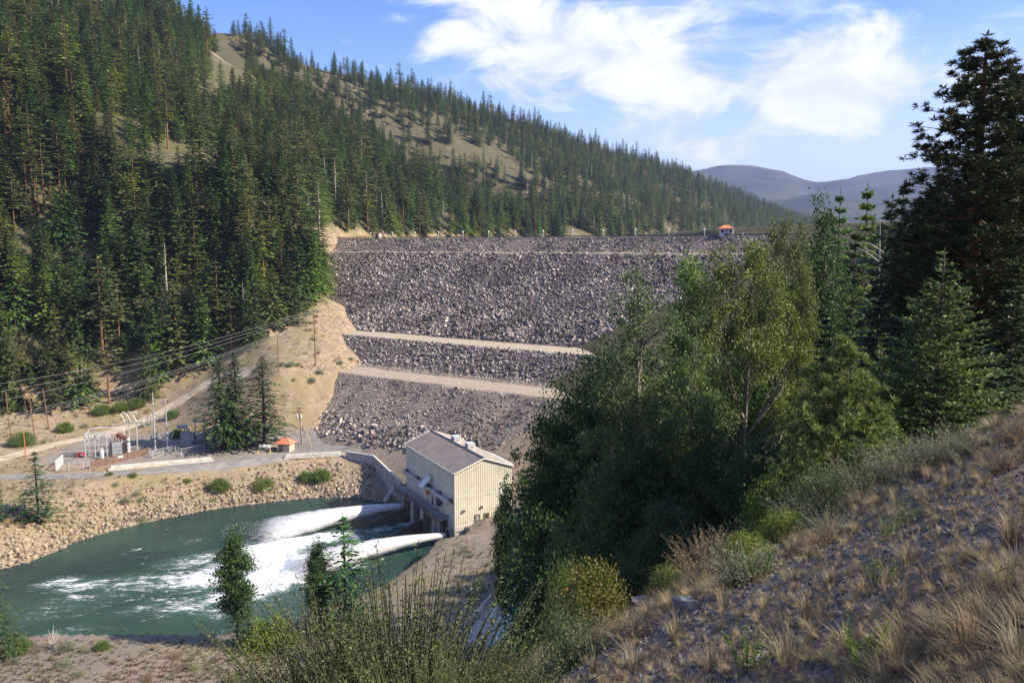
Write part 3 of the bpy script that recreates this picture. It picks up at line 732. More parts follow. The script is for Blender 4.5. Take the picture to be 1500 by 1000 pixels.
class Proto:
    """trunk + crown meshes of one kind of tree, plus a joined mesh for the far forest"""
    def __init__(s, name, trunk, crown, h): s.name, s.trunk, s.crown, s.h = name, trunk, crown, h
    def joined(s):
        a, b = s.trunk.data, s.crown.data
        va = np.empty(len(a.vertices)*3, np.float32); a.vertices.foreach_get('co', va)
        vb = np.empty(len(b.vertices)*3, np.float32); b.vertices.foreach_get('co', vb)
        fa = [tuple(p.vertices) for p in a.polygons]; fb = [tuple(i+len(a.vertices) for i in p.vertices) for p in b.polygons]
        rv = np.zeros(len(fb), np.float32); b.attributes['rnd'].data.foreach_get('value', rv)
        o = meshobj(s.name+'_far', np.vstack([va.reshape(-1, 3), vb.reshape(-1, 3)]), fa+fb, [a.materials[0], b.materials[0]], link=False,
                    attrs={'rnd': ('FLOAT', 'FACE', np.r_[np.zeros(len(fa)), rv])})
        o.data.polygons.foreach_set('material_index', np.r_[np.zeros(len(fa), np.int32), np.ones(len(fb), np.int32)].astype(np.int32))
        return o
def make_conifer(name, h, rad, seed, leafm, barkm, r0=None, branch_frac=.15, blo=0., bhi=1., **kw):
    g = np.random.default_rng(seed+500)
    V, Q, rv, B = conifer_arrays(h, rad, seed, **kw)
    cr = meshobj('crown', V, Q, leafm, link=False, attrs={'rnd': ('FLOAT', 'FACE', rv)})
    mb = MB(); pts, rr = trunk_mesh(h, r0 or h*.013, g); pts = [(0, 0, p[2]) for p in pts]; mb.tube(pts, rr, 6, False)
    bare_branches(mb, B, g, branch_frac, h*.0016, blo, bhi)
    tr = mb.build('trunk', barkm, link=False, smooth=True)
    return Proto(name, tr, cr, h)
PR = [make_conifer('fir_tree', 28, 6.8, 1, 'needles_fir', 'bark_fir', base=.06, droop=.42),
      make_conifer('fir_tree', 30, 6.0, 2, 'needles_fir', 'bark_fir', base=.08, droop=.5, shape=.8, ragged=.3),
      make_conifer('fir_tree', 24, 6.2, 3, 'needles_dark', 'bark_fir', base=.05, droop=.35, shape=1.),
      make_conifer('fir_tree', 26, 5.4, 4, 'needles_fir', 'bark_fir', base=.12, droop=.4, shape=.75, ragged=.35),
      make_conifer('pine_tree', 29, 5.4, 5, 'needles_pine', 'bark_pine', r0=.42, base=.38, dz=.95, droop=.12, shape=.55, ragged=.4, leaf=1.1, gap=.25, dens=14),
      make_conifer('pine_tree', 33, 4.8, 6, 'needles_pine', 'bark_pine', r0=.45, base=.45, dz=1.1, droop=.2, shape=.5, ragged=.45, leaf=1.1, gap=.35, dens=14),
      make_conifer('pine_tree', 22, 5.2, 7, 'needles_pine', 'bark_pine', r0=.35, base=.12, dz=.85, droop=.2, shape=.8, ragged=.3, leaf=1.1),
      make_conifer('rust_tree', 24, 2.6, 8, 'needles_rust', 'bark_pine', r0=.3, base=.3, dz=1.2, droop=.2, shape=.6, ragged=.5, gap=.5, dens=6)]
def make_snag():
    g = np.random.default_rng(9); mb = MB(); mb.tube([(0, 0, -.5), (0, 0, 11), (.2, 0, 22)], [.3, .2, .04], 6, False)
    for i in range(46):
        z = 5+16*g.random(); a = g.random()*6.28; L = (1-z/24)*3.2*g.uniform(.5, 1.1)
        mb.tube([(0, 0, z), (math.cos(a)*L*.5, math.sin(a)*L*.5, z+.05*L), (math.cos(a)*L, math.sin(a)*L, z-.1*L)], [.07, .04, .015], 3, False)
    tr = mb.build('trunk', 'deadwood', link=False)
    V, Q, rv, B = conifer_arrays(20, 1.6, 99, base=.6, dz=1.4, dens=4, per=3, leaf=.4)
    return Proto('dead_tree', tr, meshobj('crown', V, Q, 'needles_rust', link=False, attrs={'rnd': ('FLOAT', 'FACE', rv)}), 22)
PR.append(make_snag())
LBL = ['dense dark green fir with drooping boughs', 'narrow fir with ragged green boughs', 'broad blackish green fir', 'slim uneven fir with sparse boughs', 'open yellow-green pine with bare reddish lower trunk',
       'thin-topped pine with long bare reddish trunk', 'bushy yellow-green pine branched to the ground', 'rust brown dying conifer', 'bare grey dead conifer']
CAT = ['fir']*4+['pine']*3+['dying tree', 'dead tree']
def place(proto, name, loc, h, rz, label, cat, group=None, wide=1.):
    s = h/proto.h
    e = thing(name, label, cat, loc, rz, group); e.scale = (s*wide, s*wide, s)
    for src in (proto.trunk, proto.crown):
        c = src.copy(); COL.objects.link(c); c.parent = e
    return e
def forest():
    g = np.random.default_rng(11); P = []
    # A: hillside facing the camera and spur (nearer); B: far ridge over the reservoir
    for (x0, x1, y0, y1, sp) in ((-560, 60, 270, 900, 6.1), (-520, 1300, 900, 3000, 8.2)):
        nx, ny = int((x1-x0)/sp), int((y1-y0)/sp)
        X, Y = np.meshgrid(np.arange(nx), np.arange(ny)); X = x0+(X.ravel()+g.random(nx*ny)*.95)*sp; Y = y0+(Y.ravel()+g.random(nx*ny)*.95)*sp
        m = (np.abs(X/Y) < .74); P.append(np.c_[X[m], Y[m]])
    P = np.vstack(P); x, y = P.T
    hz, hd = hillz(x, y); z = H(x, y); u, v, f = proj(np.c_[x, y, z])
    ok = (hd > 1.5) & (u > -140) & (u < 1560) & (v > -60)
    s = (x-C0[0])*NN[0]+(y-C0[1])*NN[1]; q = (x-C0[0])*DD[0]+(y-C0[1])*DD[1]
    ok &= ~((s > -14) & (s < 130) & (u > np.interp(v, [340, 352, 373, 400, 450, 490, 540], [492, 488, 466, 472, 480, 470, 440])-10))
    dens = np.where(y < 900, .93, .80)-2.2*np.clip(fbm(x, y, 55, 4, 101)-.2, 0, 1)-.9*np.clip(fbm(x, y, 170, 3, 103)-.3, 0, 1)
    for bu, bv, ru, rv, k in ((280, 235, 75, 26, 1.0), (345, 130, 45, 40, .85), (330, 90, 40, 25, .7), (215, 180, 40, 18, .8), (655, 318, 22, 18, .95), (700, 225, 60, 22, .85), (480, 90, 60, 40, .6), (300, 150, 45, 25, .75), (480, 340, 26, 14, .9), (185, 190, 20, 10, .7), (80, 10, 20, 10, .7), (600, 200, 60, 20, .5)):
        dens = dens-k*np.exp(-(((u-bu)/ru)**2+((v-bv)/rv)**2))
    ok &= g.random(len(x)) < dens
    x, y, z, u, v, f, hd = (a[ok] for a in (x, y, z, u, v, f, hd))
    n = len(x)
    kind = g.choice(9, n, p=[.21, .17, .11, .14, .12, .07, .11, .018, .052])
    h = np.array([p.h for p in PR])[kind]*np.clip(g.normal(.95, .27, n), .3, 1.45)
    h = np.where(y > 1000, h*.82, h)
    h = np.where(g.random(n) < .16, h*.55, h)
    px = h/f*FPX
    infr = (u > 4) & (u < 1496) & (v > 12) & (v-px < 980)
    # rank by size in the picture, keep those whose top is not hidden by the dam or a nearer tree standing right in front
    order = np.argsort(-px*infr)
    top = order[:300]
    isind = np.zeros(n, bool); isind[top] = True
    rz = g.random(n)*6.28
    for i in top:
        k = kind[i]; w1 = 'small ' if h[i] < 16 else ('medium-sized ' if h[i] < 25 else 'tall ')
        where = 'at the foot of the mountainside' if hd[i] < 30 else ('partway up the mountainside' if hd[i] < 100 else 'high on the mountainside')
        place(PR[k], PR[k].name, (x[i], y[i], z[i]-.2), h[i], rz[i], w1+LBL[k]+' '+where, CAT[k], 'conifers covering the near mountainside', g.uniform(.85, 1.15))
    r = ~isind; far = [p.joined() for p in PR]
    sc_ = h/np.array([p.h for p in PR])[kind]; wd = sc_*g.uniform(.85, 1.2, n)
    for nm, mm, lb in (('forest', r, 'dense conifer forest clothing the mountain and the far ridge'),):
        scatter(nm, far, np.c_[x, y, z-.2][mm], np.c_[np.zeros((n, 2)), rz][mm], np.c_[wd, wd, sc_][mm], kind[mm], lb, 'forest')
    print('forest', n)
forest()
# ------------------------------------------------------------------ powerhouse
PHZ = 4.9
def build_powerhouse():
    W_, L_, ZE, ZR = 16.24, 35.0, 19.15, 22.1
    E_ = thing('powerhouse', 'beige ribbed metal powerhouse with low grey gabled roof beside the river', 'building', (PH_A[0], PH_A[1], 0), PH_TH)
    def ribwall(name, axis, a0, a1, fixed, zb, ztop, mat, out, pitch=.62, d=.07):
        """ribbed siding as a folded sheet; ztop(a) gives the upper edge"""
        V, F_ = [], []; a = a0; prof = []
        while a < a1-1e-6:
            for off, dep in ((0, 0), (pitch*.62, 0), (pitch*.70, d), (pitch*.92, d)):
                if a+off < a1: prof.append((a+off, dep))
            a += pitch
        prof.append((a1, 0))
        for aa, dep in prof:
            for z in (zb(aa), ztop(aa)):
                V.append((fixed+out*dep, aa, z) if axis == 'y' else (aa, fixed+out*dep, z))
        for i in range(len(prof)-1): F_.append((2*i, 2*i+2, 2*i+3, 2*i+1))
        return meshobj(name, V, F_, mat, E_)
    gab = lambda x: ZE+(ZR-ZE)*(1-abs(x-W_/2)/(W_/2))
    SPL = 12.8
    ribwall('gable_wall', 'x', 0, W_, 0, lambda a: PHZ+.3, lambda a: SPL, 'siding', -1)
    ribwall('gable_wall', 'x', 0, W_, -.015, lambda a: SPL+.06, lambda a: gab(a), 'siding', -1)
    MB().box(0, W_, -.09, .02, SPL-.02, SPL+.08).build('wall_seam', 'trim_white', E_)
    ribwall('gable_wall', 'x', 0, W_, L_, lambda a: 8, gab, 'siding', 1)
    ribwall('river_wall', 'y', 0, L_, 0, lambda a: 7.0, lambda a: 15.0, 'siding_river', -1)
    ribwall('river_wall', 'y', 0, L_, -.015, lambda a: 15.06, lambda a: ZE, 'siding_river', -1)
    ribwall('side_wall', 'y', 0, L_, W_, lambda a: 5, lambda a: ZE, 'siding', 1)
    MB().box(.12, W_-.12, .12, L_-.12, -3, 6.4).build('foundation', 'concrete', E_)
    MB().box(-.18, .1, -.14, L_, 4.2, 7.0).box(.1, W_, -.14, .1, 4.0, PHZ+.3).build('plinth', 'concrete', E_)
    # outlet arch at the near corner
    m = MB(); arc = [(6*0+.4+1.9*(1-math.cos(t)), 0) for t in (0,)]
    for i in range(10):
        t0, t1 = math.pi*i/10, math.pi*(i+1)/10
        p = lambda t, r: (2.6-r*math.cos(t), 2.5+r*math.sin(t))
        (y0, z0), (y1, z1), (y2, z2), (y3, z3) = p(t0, 1.55), p(t1, 1.55), p(t1, 1.95), p(t0, 1.95)
        m.prism([(y0, z0), (y1, z1), (y2, z2), (y3, z3)], -.9, -.2, 'x')
    m.build('outlet_arch', 'concrete_old', E_)
    MB().box(-.26, -.19, 1.1, 4.1, .2, 4.0).build('outlet_opening', 'concrete_dark', E_)
    MB().box(-.19, .1, -.1, L_, -3, 4.19).build('river_footing', 'concrete_old', E_)
    # roof: two planes of standing-seam sheet, seams as real ribs
    for sgn, nm in ((0, 'roof'), (1, 'roof')):
        m = MB(); xe = -.35 if not sgn else W_+.35; ze = ZE-.1
        sl = (ZR+.22-ze-.22)/(W_/2+.35); y = -.4
        V = []; F_ = []; n = 0
        while y < L_+.4:
            for off, dz in ((0, 0), (.50, 0), (.53, .07), (.58, .07)):
                V += [(xe, y+off, ze+.2+dz), (W_/2, y+off, ZR+.2+dz)]; n += 1
            y += .6
        for i in range(n-1): F_.append((2*i, 2*i+1, 2*i+3, 2*i+2))
        b = len(V); V += [(xe, -.4, ze+.08), (W_/2, -.4, ZR+.08), (W_/2, L_+.4, ZR+.08), (xe, L_+.4, ze+.08)]; F_.append((b, b+1, b+2, b+3))
        r = meshobj(nm, V, F_, 'roof_metal', E_)
        if sgn == 0: MB().prism([(W_/2-.4, ZR+.20), (W_/2+.4, ZR+.20), (W_/2, ZR+.42)], -.45, L_+.45).build('ridge_cap', 'steel_dark', r)
        # white barge trim at both gables, gutter
        for yy in (-.52, L_+.42):
            MB().prism([(xe, ze-.02), (W_/2, ZR-.02), (W_/2, ZR+.33), (xe, ze+.33)] if not sgn else [(W_/2, ZR-.02), (xe, ze-.02), (xe, ze+.33), (W_/2, ZR+.33)], yy, yy+.1).build('barge_board', 'trim_white', r)
        MB().box(xe-.12 if not sgn else xe, xe if not sgn else xe+.12, -.4, L_+.4, ze-.05, ze+.22).build('gutter', 'trim_white' if sgn else 'siding_river', r)
    MB().box(-.14, .06, -.16, .06, PHZ, ZE-.1).build('corner_trim', 'siding', E_)
    for yy in (21.5, 12.2):
        x0 = W_/2+1.3; zz = ZR-.35
        u = MB().box(x0, x0+2.0, yy, yy+2.3, zz-.6, zz+1.15).build('roof_vent', 'white_paint', E_)
        MB().box(x0-.12, x0+2.12, yy-.12, yy+2.42, zz+1.15, zz+1.35).build('cap', 'galvanised', u)
        m = MB()
        for k in range(5): m.box(x0+.2, x0+1.8, yy-.05, yy, zz-.1+k*.22, zz+.03+k*.22)
        m.build('louvre', 'steel', u)
    # doors in the gable
    for x in (5.6, 8.2):
        d = MB().box(x, x+1.25, -.16, -.08, PHZ+.35, PHZ+2.65).build('door', 'door_brown', E_)
        m = MB().box(x-.12, x, -.22, -.06, PHZ+.3, PHZ+2.78).box(x+1.25, x+1.37, -.22, -.06, PHZ+.3, PHZ+2.78).box(x, x+1.25, -.22, -.06, PHZ+2.65, PHZ+2.78)
        m.build('frame', 'steel_brown', d)
        MB().box(x+.3, x+.95, -.185, -.165, PHZ+1.2, PHZ+2.4).build('pane', 'enamel_grey' if x < 7 else 'glass_dark', d)
        MB().bar((x+1.08, -.24, PHZ+1.3), (x+1.2, -.24, PHZ+1.3), .03).build('handle', 'steel', d)
        MB().box(x-.2, x+1.5, -1.1, -.24, PHZ+.05, PHZ+.3).build('step', 'concrete', d)
    for x, z in ((7.2, 9.2), (2.1, 8.9)):
        l = MB().box(x, x+.5, -.5, -.09, z, z+.45).build('wall_lamp', 'steel_dark', E_)
        MB().prism([(x-.05, z+.45), (x+.55, z+.45), (x+.5, z+.56), (x, z+.56)], -.62, -.09).build('hood', 'steel_brown', l)
    # crane rail on brackets along the river wall
    rl = MB().box(-1.35, -1.05, 1.0, L_-.5, 11.1, 11.75).build('crane_rail', 'steel', E_)
    MB().box(-1.5, -.9, 1.0, L_-.5, 11.76, 11.86).build('flange', 'galvanised', rl); MB().box(-1.5, -.9, 1.0, L_-.5, 10.98, 11.09).build('flange', 'steel', rl)
    for y in (1.6, 8.8, 16, 24.5, 33.2):
        MB().prism([(-1.6, 12.3), (-.1, 12.3), (-.1, 10.9), (-.9, 11.9)], y-.2, y+.2).build('bracket', 'steel_brown', rl)
    MB().box(-1.5, -.3, 8.4, 9.2, 8.5, 10.9).build('hoist_trolley', 'steel_dark', rl)
    # hoist with its tilted white shade panel
    y = 15.6
    hp = MB().prism([(-3.4, 12.1), (-.8, 14.6), (-.7, 14.5), (-3.3, 12.0)], y-1.4, y+1.4).build('shade_panel', 'white_paint', E_)
    MB().bar((-2.2, y, 13.1), (-1.2, y, 11.8), .08).bar((-1.2, y-.9, 11.8), (-1.4, y-.9, 13.9), .06).bar((-1.2, y+.9, 11.8), (-1.4, y+.9, 13.9), .06).build('strut', 'steel_dark', hp)
    h = MB().box(-1.65, -.75, y-.35, y+.35, 9.7, 10.7).box(-1.5, -.9, y-.7, y-.35, 9.9, 10.5).box(-1.5, -.9, y+.35, y+.7, 9.9, 10.5).build('hoist', 'orange', E_)
    MB().bar((-1.2, y, 9.7), (-1.2, y, 8.9), .05).lathe([(.18, 8.45), (.2, 8.7), (.12, 8.9)], -1.2, y, 8).build('hook', 'orange', h)
    for y0, y1, z0, z1 in ((17.4, 20.4, 8.0, 9.9), (9.6, 12.4, 7.9, 9.8)):
        lv = MB().box(-.16, -.09, y0, y1, z0, z1).build('louvre_panel', 'steel', E_)
        for k in range(8): MB().prism([(-.24, z0+.1+k*.22), (-.16, z0+.1+k*.22), (-.16, z0+.22+k*.22)], y0+.1, y1-.1).build('slat', 'galvanised', lv)
    d = MB().box(-.17, -.09, 14.1, 15.2, 6.95, 9.3).build('door', 'steel_dark', E_)
    MB().bar((-.22, 14.25, 8), (-.22, 14.25, 8.15), .04).build('handle', 'steel', d)
    MB().bar((-.2, 8.2, 8.6), (-.2, 8.2, 11), .05).box(-.3, -.1, 7.9, 8.5, 9, 10.4).build('conduit', 'steel_dark', E_)
    MB().lathe([(.2, 9.2), (.3, 9.5), (.1, 9.7)], -.4, 25.5, 8).build('wall_lamp', 'white_paint', E_)
    # service deck over the outlets
    dk = MB().box(-3.3, -.2, 3.8, 36.5, 6.05, 6.35).build('deck', 'concrete_old', E_)
    MB().box(-3.42, -3.3, 3.8, 36.5, 5.6, 6.5).build('edge_beam', 'steel_brown', dk)
    for k in range(17): MB().bar((-3.3, 4+k*2.03, 6.3), (-3.3, 4+k*2.03, 7.45), .055).build('rail_post', 'steel_brown', dk)
    for z in (6.75, 7.1, 7.45): MB().bar((-3.3, 3.9, z), (-3.3, 36.5, z), .05).build('rail', 'steel_brown', dk)
    for z in (6.9, 7.45): MB().bar((-3.3, 3.9, z), (-.2, 3.9, z), .05).build('rail', 'steel_brown', dk)
    for y0, y1, x0 in ((27.2, 29.0, -4.2), (20.2, 22.4, -4.0), (13.0, 15.4, -4.0), (6.2, 8.0, -3.6)):
        MB().prism([(x0, -3), (-.2, -3), (-.2, 6.04), (x0+.5, 6.04)], y0, y1).build('pier', 'concrete_old', E_)
    for y in (24.3, 17.6, 10.6):
        f = MB()
        for yy in (y-.8, y+.8): f.bar((-3.9, yy, .3), (-3.9, yy, 8.1), .16)
        for z in (1.5, 4.2, 6.9, 8.1): f.bar((-3.9, y-.8, z), (-3.9, y+.8, z), .12)
        f.build('gate_frame', 'steel_brown', E_)
    f = MB()
    for yy in (4.3, 5.5): f.bar((-2.6, yy, .2), (-2.6, yy, 5.9), .09)
    for k in range(6): f.bar((-2.6, 4.3, .6+k*.95), (-2.6, 5.5, .6+k*.95), .07)
    f.build('ladder', 'galvanised', E_)
    MB().box(-.75, -.22, 4.6, 27, .2, 6.0).build('bay_back_wall', 'concrete_dark', E_)
    for y0, ln in ((24.6, 10.5), (12.6, 9.0)):
        MB().prism([(-4.2-ln, -2), (-3.9, -2), (-3.9, 4.0), (-4.6, 4.0), (-4.2-ln, 1.1)], y0, y0+.7).build('divider_wall', 'concrete_dark', E_)
    s = MB()
    for k in range(9): s.box(-3.4-k*.34, -3.1-k*.34, 36.6, 38.4, 5.8-k*.42, 5.92-k*.42)
    s.bar((-3.2, 36.6, 6.2), (-6.3, 36.6, 2.2), .1).bar((-3.2, 38.4, 6.2), (-6.3, 38.4, 2.2), .1).bar((-3.2, 36.6, 7.2), (-6.3, 36.6, 3.2), .05).bar((-3.2, 38.4, 7.2), (-6.3, 38.4, 3.2), .05)
    s.build('access_stair', 'galvanised', E_)
    # annex behind
    A_ = thing('annex_building', 'small low building with pale grey roof half hidden behind trees past the powerhouse', 'building', tuple(ph(18.2, 20))+(5.0,), PH_TH)
    MB().box(0, 9, 0, 12, -1, 8.4).build('wall', 'wall_white', A_)
    MB().prism([(-.5, 8.35), (9.5, 8.35), (4.5, 10.6)], -.5, 12.5).build('roof', 'galvanised', A_)
    w = MB().box(3.4, 5.2, -.1, -.02, 3.6, 5.2).build('window', 'glass_dark', A_); MB().box(3.3, 5.3, -.16, -.02, 3.45, 3.58).build('sill', 'trim_white', w)
build_powerhouse()

# ------------------------------------------------------------------ water jets from the outlet valves
def jet(loc, z0, label, length, th, r0, r1, rise):
    g = np.random.default_rng(int(abs(loc[0])*10)); na, nl = 36, 110
    t = np.linspace(0, 1, nl); tc = t*length
    zc = np.maximum(z0+rise*tc-(z0+rise*length*.9)/(length*.9)**2*tc**2, .15)
    rr = r0+(r1-r0)*t**1.1
    A = np.linspace(0, 2*np.pi, na, endpoint=False)
    T, AA = np.meshgrid(t, A, indexing='ij')
    i = np.arange(nl-1)[:, None]*na; j = np.arange(na)[None]; jn = (j+1) % na
    Q = np.stack([i+j, i+jn, i+na+jn, i+na+j], -1).reshape(-1, 4)
    E_ = thing('water_jet', label, 'water jet', (loc[0], loc[1], 0), th)
    # dense core inside thinner and thinner veils of spray
    for k, (sc_, fr, nm) in enumerate(((.55, .02, 'core'), (.78, .16, 'stream'), (.98, .34, 'veil'), (1.2, .46, 'veil'), (1.45, .56, 'veil'))):
        nz = fbm(T*length*.35+3, AA*2.2+k, 1.0, 4, int(z0*7)+k); nz2 = fbm(T*length*.9, AA*6, 1., 3, 5+k)
        R = rr[:, None]*((1-T)*(.9+.1*sc_)+T*sc_)*(1+.25*T*nz+.14*T*nz2)
        X = -tc[:, None]*(1+.05*k*T)+0*AA; Y = R*np.cos(AA)*(1+.8*T); Z = zc[:, None]+R*np.sin(AA)*(1-.45*T**2)
        fray = np.clip(fr*(.35+.65*T**.5)+.75*sstep(.62, 1.0, T)+.10*T*(np.sin(AA) < -.2), 0, 1.4)
        meshobj(nm, np.c_[X.ravel(), Y.ravel(), Z.ravel()], Q, 'white_water', E_, True, attrs={'fray': ('FLOAT', 'POINT', fray.ravel())})
    n = 1500; k = .25+.75*g.random(n)**.8; a = g.random(n)*6.28; q = np.interp(k, t, rr)*(1.0+.5*g.random(n))
    P = np.c_[-k*length*1.06, q*np.cos(a)*(1+.8*k)*1.05, np.maximum(np.interp(k, t, zc)+q*np.sin(a)*.7, .05)]
    d = rnd_dirs(n, g); d[:, 0] -= 1.2
    V3, Q3 = cards(P, d, rnd_dirs(n, g), .08+.2*g.random(n), .04+.07*g.random(n))
    meshobj('spray', V3, Q3, 'white_paint', E_)
jet(JET1, 2.4, 'white water jet leaving the outlet near the concrete retaining wall', 46, PH_TH+.02, .75, 3.9, .085)
jet(JET2, 2.6, 'white water jet shooting from the arched outlet under the near powerhouse corner', 44, PH_TH+.03, .6, 3.7, .075)

# ------------------------------------------------------------------ walls, barriers, yard things
def block_wall(name, label, p0, p1, n, rows, size=(.9, .75), cat='wall'):
    p0, p1 = np.array(p0), np.array(p1); L = np.linalg.norm(p1-p0); th = math.atan2(*(p1-p0)[::-1])
    z0 = Hs(*p0); z1 = Hs(*p1)
    E_ = thing(name, label, cat, (p0[0], p0[1], 0), th)
    g = random.Random(3); bl = L/n; me = None
    for r in range(rows):
        for k in range(n-(r == rows-1 and rows > 1)*0):
            off = .5*bl*(r % 2); a = k*bl+off
            if a+bl > L+.3*bl: continue
            zz = z0+(z1-z0)*(a/L)+r*size[1]-.15
            if me is None:
                o = MB().prism([(-size[0]/2, 0), (size[0]/2, 0), (size[0]/2, size[1]-.06), (size[0]/2-.05, size[1]-.02), (-size[0]/2+.05, size[1]-.02), (-size[0]/2, size[1]-.06)], .015, bl-.015, 'x').build('block', 'concrete_block', E_); me = o.data
            else:
                o = bpy.data.objects.new('block', me); COL.objects.link(o); o.parent = E_
            o.location = (a, g.uniform(-.06, .06), zz); o.rotation_euler = (0, 0, g.uniform(-.015, .015))
    return E_
gp = lambda u, v: ground_px(u, v)[:2]
block_wall('block_wall', 'long low wall of white concrete blocks between the substation yard and the road', gp(159, 689), gp(313, 675), 22, 2)
block_wall('block_wall', 'white concrete block wall along the river edge of the road near the guard house', gp(416, 672), gp(503, 667), 13, 2)
RW = [gp(508, 669), gp(548, 680)+np.array([0, -.5]), np.array(ph(-1.2, 36.2))]
def retaining():
    E_ = thing('retaining_wall', 'angled grey concrete retaining wall joining the road to the powerhouse', 'wall', (0, 0, 0))
    for a, b, ha, hb in ((RW[0], RW[1], 9.3, 9.3), (RW[1], RW[2], 9.3, 7.6)):
        d = (b-a)/np.linalg.norm(b-a); n = np.array([-d[1], d[0]])*.3; V = []
        for p, z in ((a, ha), (b, hb)):
            for s in (-1, 1): V += [(*(p+n*s), 2.0), (*(p+n*s), z)]
        meshobj('wall_panel', V, [(0, 4, 5, 1), (2, 3, 7, 6), (1, 5, 7, 3), (0, 1, 3, 2), (4, 6, 7, 5), (0, 2, 6, 4)], 'concrete', E_)
        k = int(np.linalg.norm(b-a)/1.6)
        for i in range(1, k):
            p = a+(b-a)*i/k; z = ha+(hb-ha)*i/k; r = MB().box(-.06, .06, -.38, .38, 2.5, z-.1).build('rib', 'concrete', E_, loc=(p[0], p[1], 0)); r.rotation_euler = (0, 0, math.atan2(d[1], d[0]))
        c = MB().tube([(*a, ha+.06), (*b, hb+.06)], .38, 4).build('coping', 'concrete_block', E_)
    # jersey barriers on top
    d = (RW[1]-RW[0])/np.linalg.norm(RW[1]-RW[0]); th = math.atan2(d[1], d[0]); L = np.linalg.norm(RW[1]-RW[0])
    for i, (t, ln) in enumerate(((.08, 2.6), (.30, 2.2), (.62, 5.4))):
        p = RW[0]+d*L*t; n = np.array([-d[1], d[0]])*(-.9 if False else .9)
        b = MB().prism([(-.3, 0), (.3, 0), (.3, .2), (.12, .5), (.1, .95), (-.1, .95), (-.12, .5), (-.3, .2)], -ln/2, ln/2, 'x').build('road_barrier', 'concrete_block', loc=(p[0]+n[0], p[1]+n[1], Hs(p[0]+n[0], p[1]+n[1])-.02))
        b.rotation_euler = (0, 0, th)
        tag(b, ['short white concrete barrier on the retaining wall, next to the block wall', 'shortest white concrete barrier, middle one on the retaining wall', 'long white concrete barrier on the retaining wall, next to the powerhouse'][i], 'barrier', 'road barriers')
retaining()
p = ground_px(588, 664)
b = MB().prism([(-.5, 0), (.5, 0), (.45, .8), (-.45, .8)], -1.6, 1.6, 'x').build('concrete_block', 'concrete_block', loc=tuple(p)); tag(b, 'lone pale concrete block lying on the gravel yard beside the powerhouse', 'block')
def house(name, label, u, v, w, d, hw, hr, rz, wallm, roofm, over=.6, z=None, loc=None, doors=()):
    p = loc if loc is not None else ground_px(u, v)
    E_ = thing(name, label, 'hut', tuple(p), rz)
    wl = MB().box(-w/2, w/2, -d/2, d/2, -.4, hw).build('wall', wallm, E_)
    V = [(-w/2-over, -d/2-over, hw), (w/2+over, -d/2-over, hw), (w/2+over, d/2+over, hw), (-w/2-over, d/2+over, hw), (-w*.12, 0, hw+hr), (w*.12, 0, hw+hr)]
    V = [(a, b, c-.15) if i < 4 else (a, b, c) for i, (a, b, c) in enumerate(V)]
    rf = meshobj('roof', V, [(0, 1, 5, 4), (1, 2, 5), (2, 3, 4, 5), (3, 0, 4), (3, 2, 1, 0)], roofm, E_)
    m = MB()
    for a, b in ((0, 4), (1, 5), (2, 5), (3, 4), (4, 5)): m.bar(V[a], V[b], .09)
    m.build('ridge_tile', roofm, rf)
    MB().box(-w/2-over, w/2+over, -d/2-over-.04, -d/2-over+.02, hw-.32, hw-.13).build('fascia', 'steel_brown', rf)
    for (x0, x1, z0, z1, mt) in doors:
        q = MB().box(x0, x1, -d/2-.08, -d/2-.01, z0, z1).build('door' if z0 < .3 else 'window', mt, E_)
        MB().box(x0-.1, x0, -d/2-.12, -d/2, z0, z1+.1).box(x1, x1+.1, -d/2-.12, -d/2, z0, z1+.1).box(x0, x1, -d/2-.12, -d/2, z1, z1+.1).build('frame', 'steel_brown', q)
    return E_
gh = house('guard_house', 'small tan hut with orange hipped roof beside the river road', 419, 660, 4.4, 3.4, 2.9, 1.5, -.25, 'wall_tan', 'roof_tile', .75, doors=((-1.35, -.3, .05, 2.2, 'door_brown'),))
MB().box(-1.0, -.7, -1.82, -1.79, 1.35, 1.75).build('door_sign', 'yellow', gh)
cz = C0+DD*((1061-1086)/54*15.24+12*15.24)+NN*-2.2
house('gate_house', 'little white hut with reddish hipped roof on the dam crest', 0, 0, 5.2, 4.4, 3.1, 1.3, math.atan2(DD[1], DD[0])+.3, 'wall_white', 'roof_tile', .5, loc=(cz[0], cz[1], 80.2), doors=((-.4, .7, .05, 2.3, 'enamel_grey'), (1.3, 2.1, 1.2, 2.2, 'glass_dark'), (-1.9, -1.1, 1.2, 2.2, 'glass_dark')))
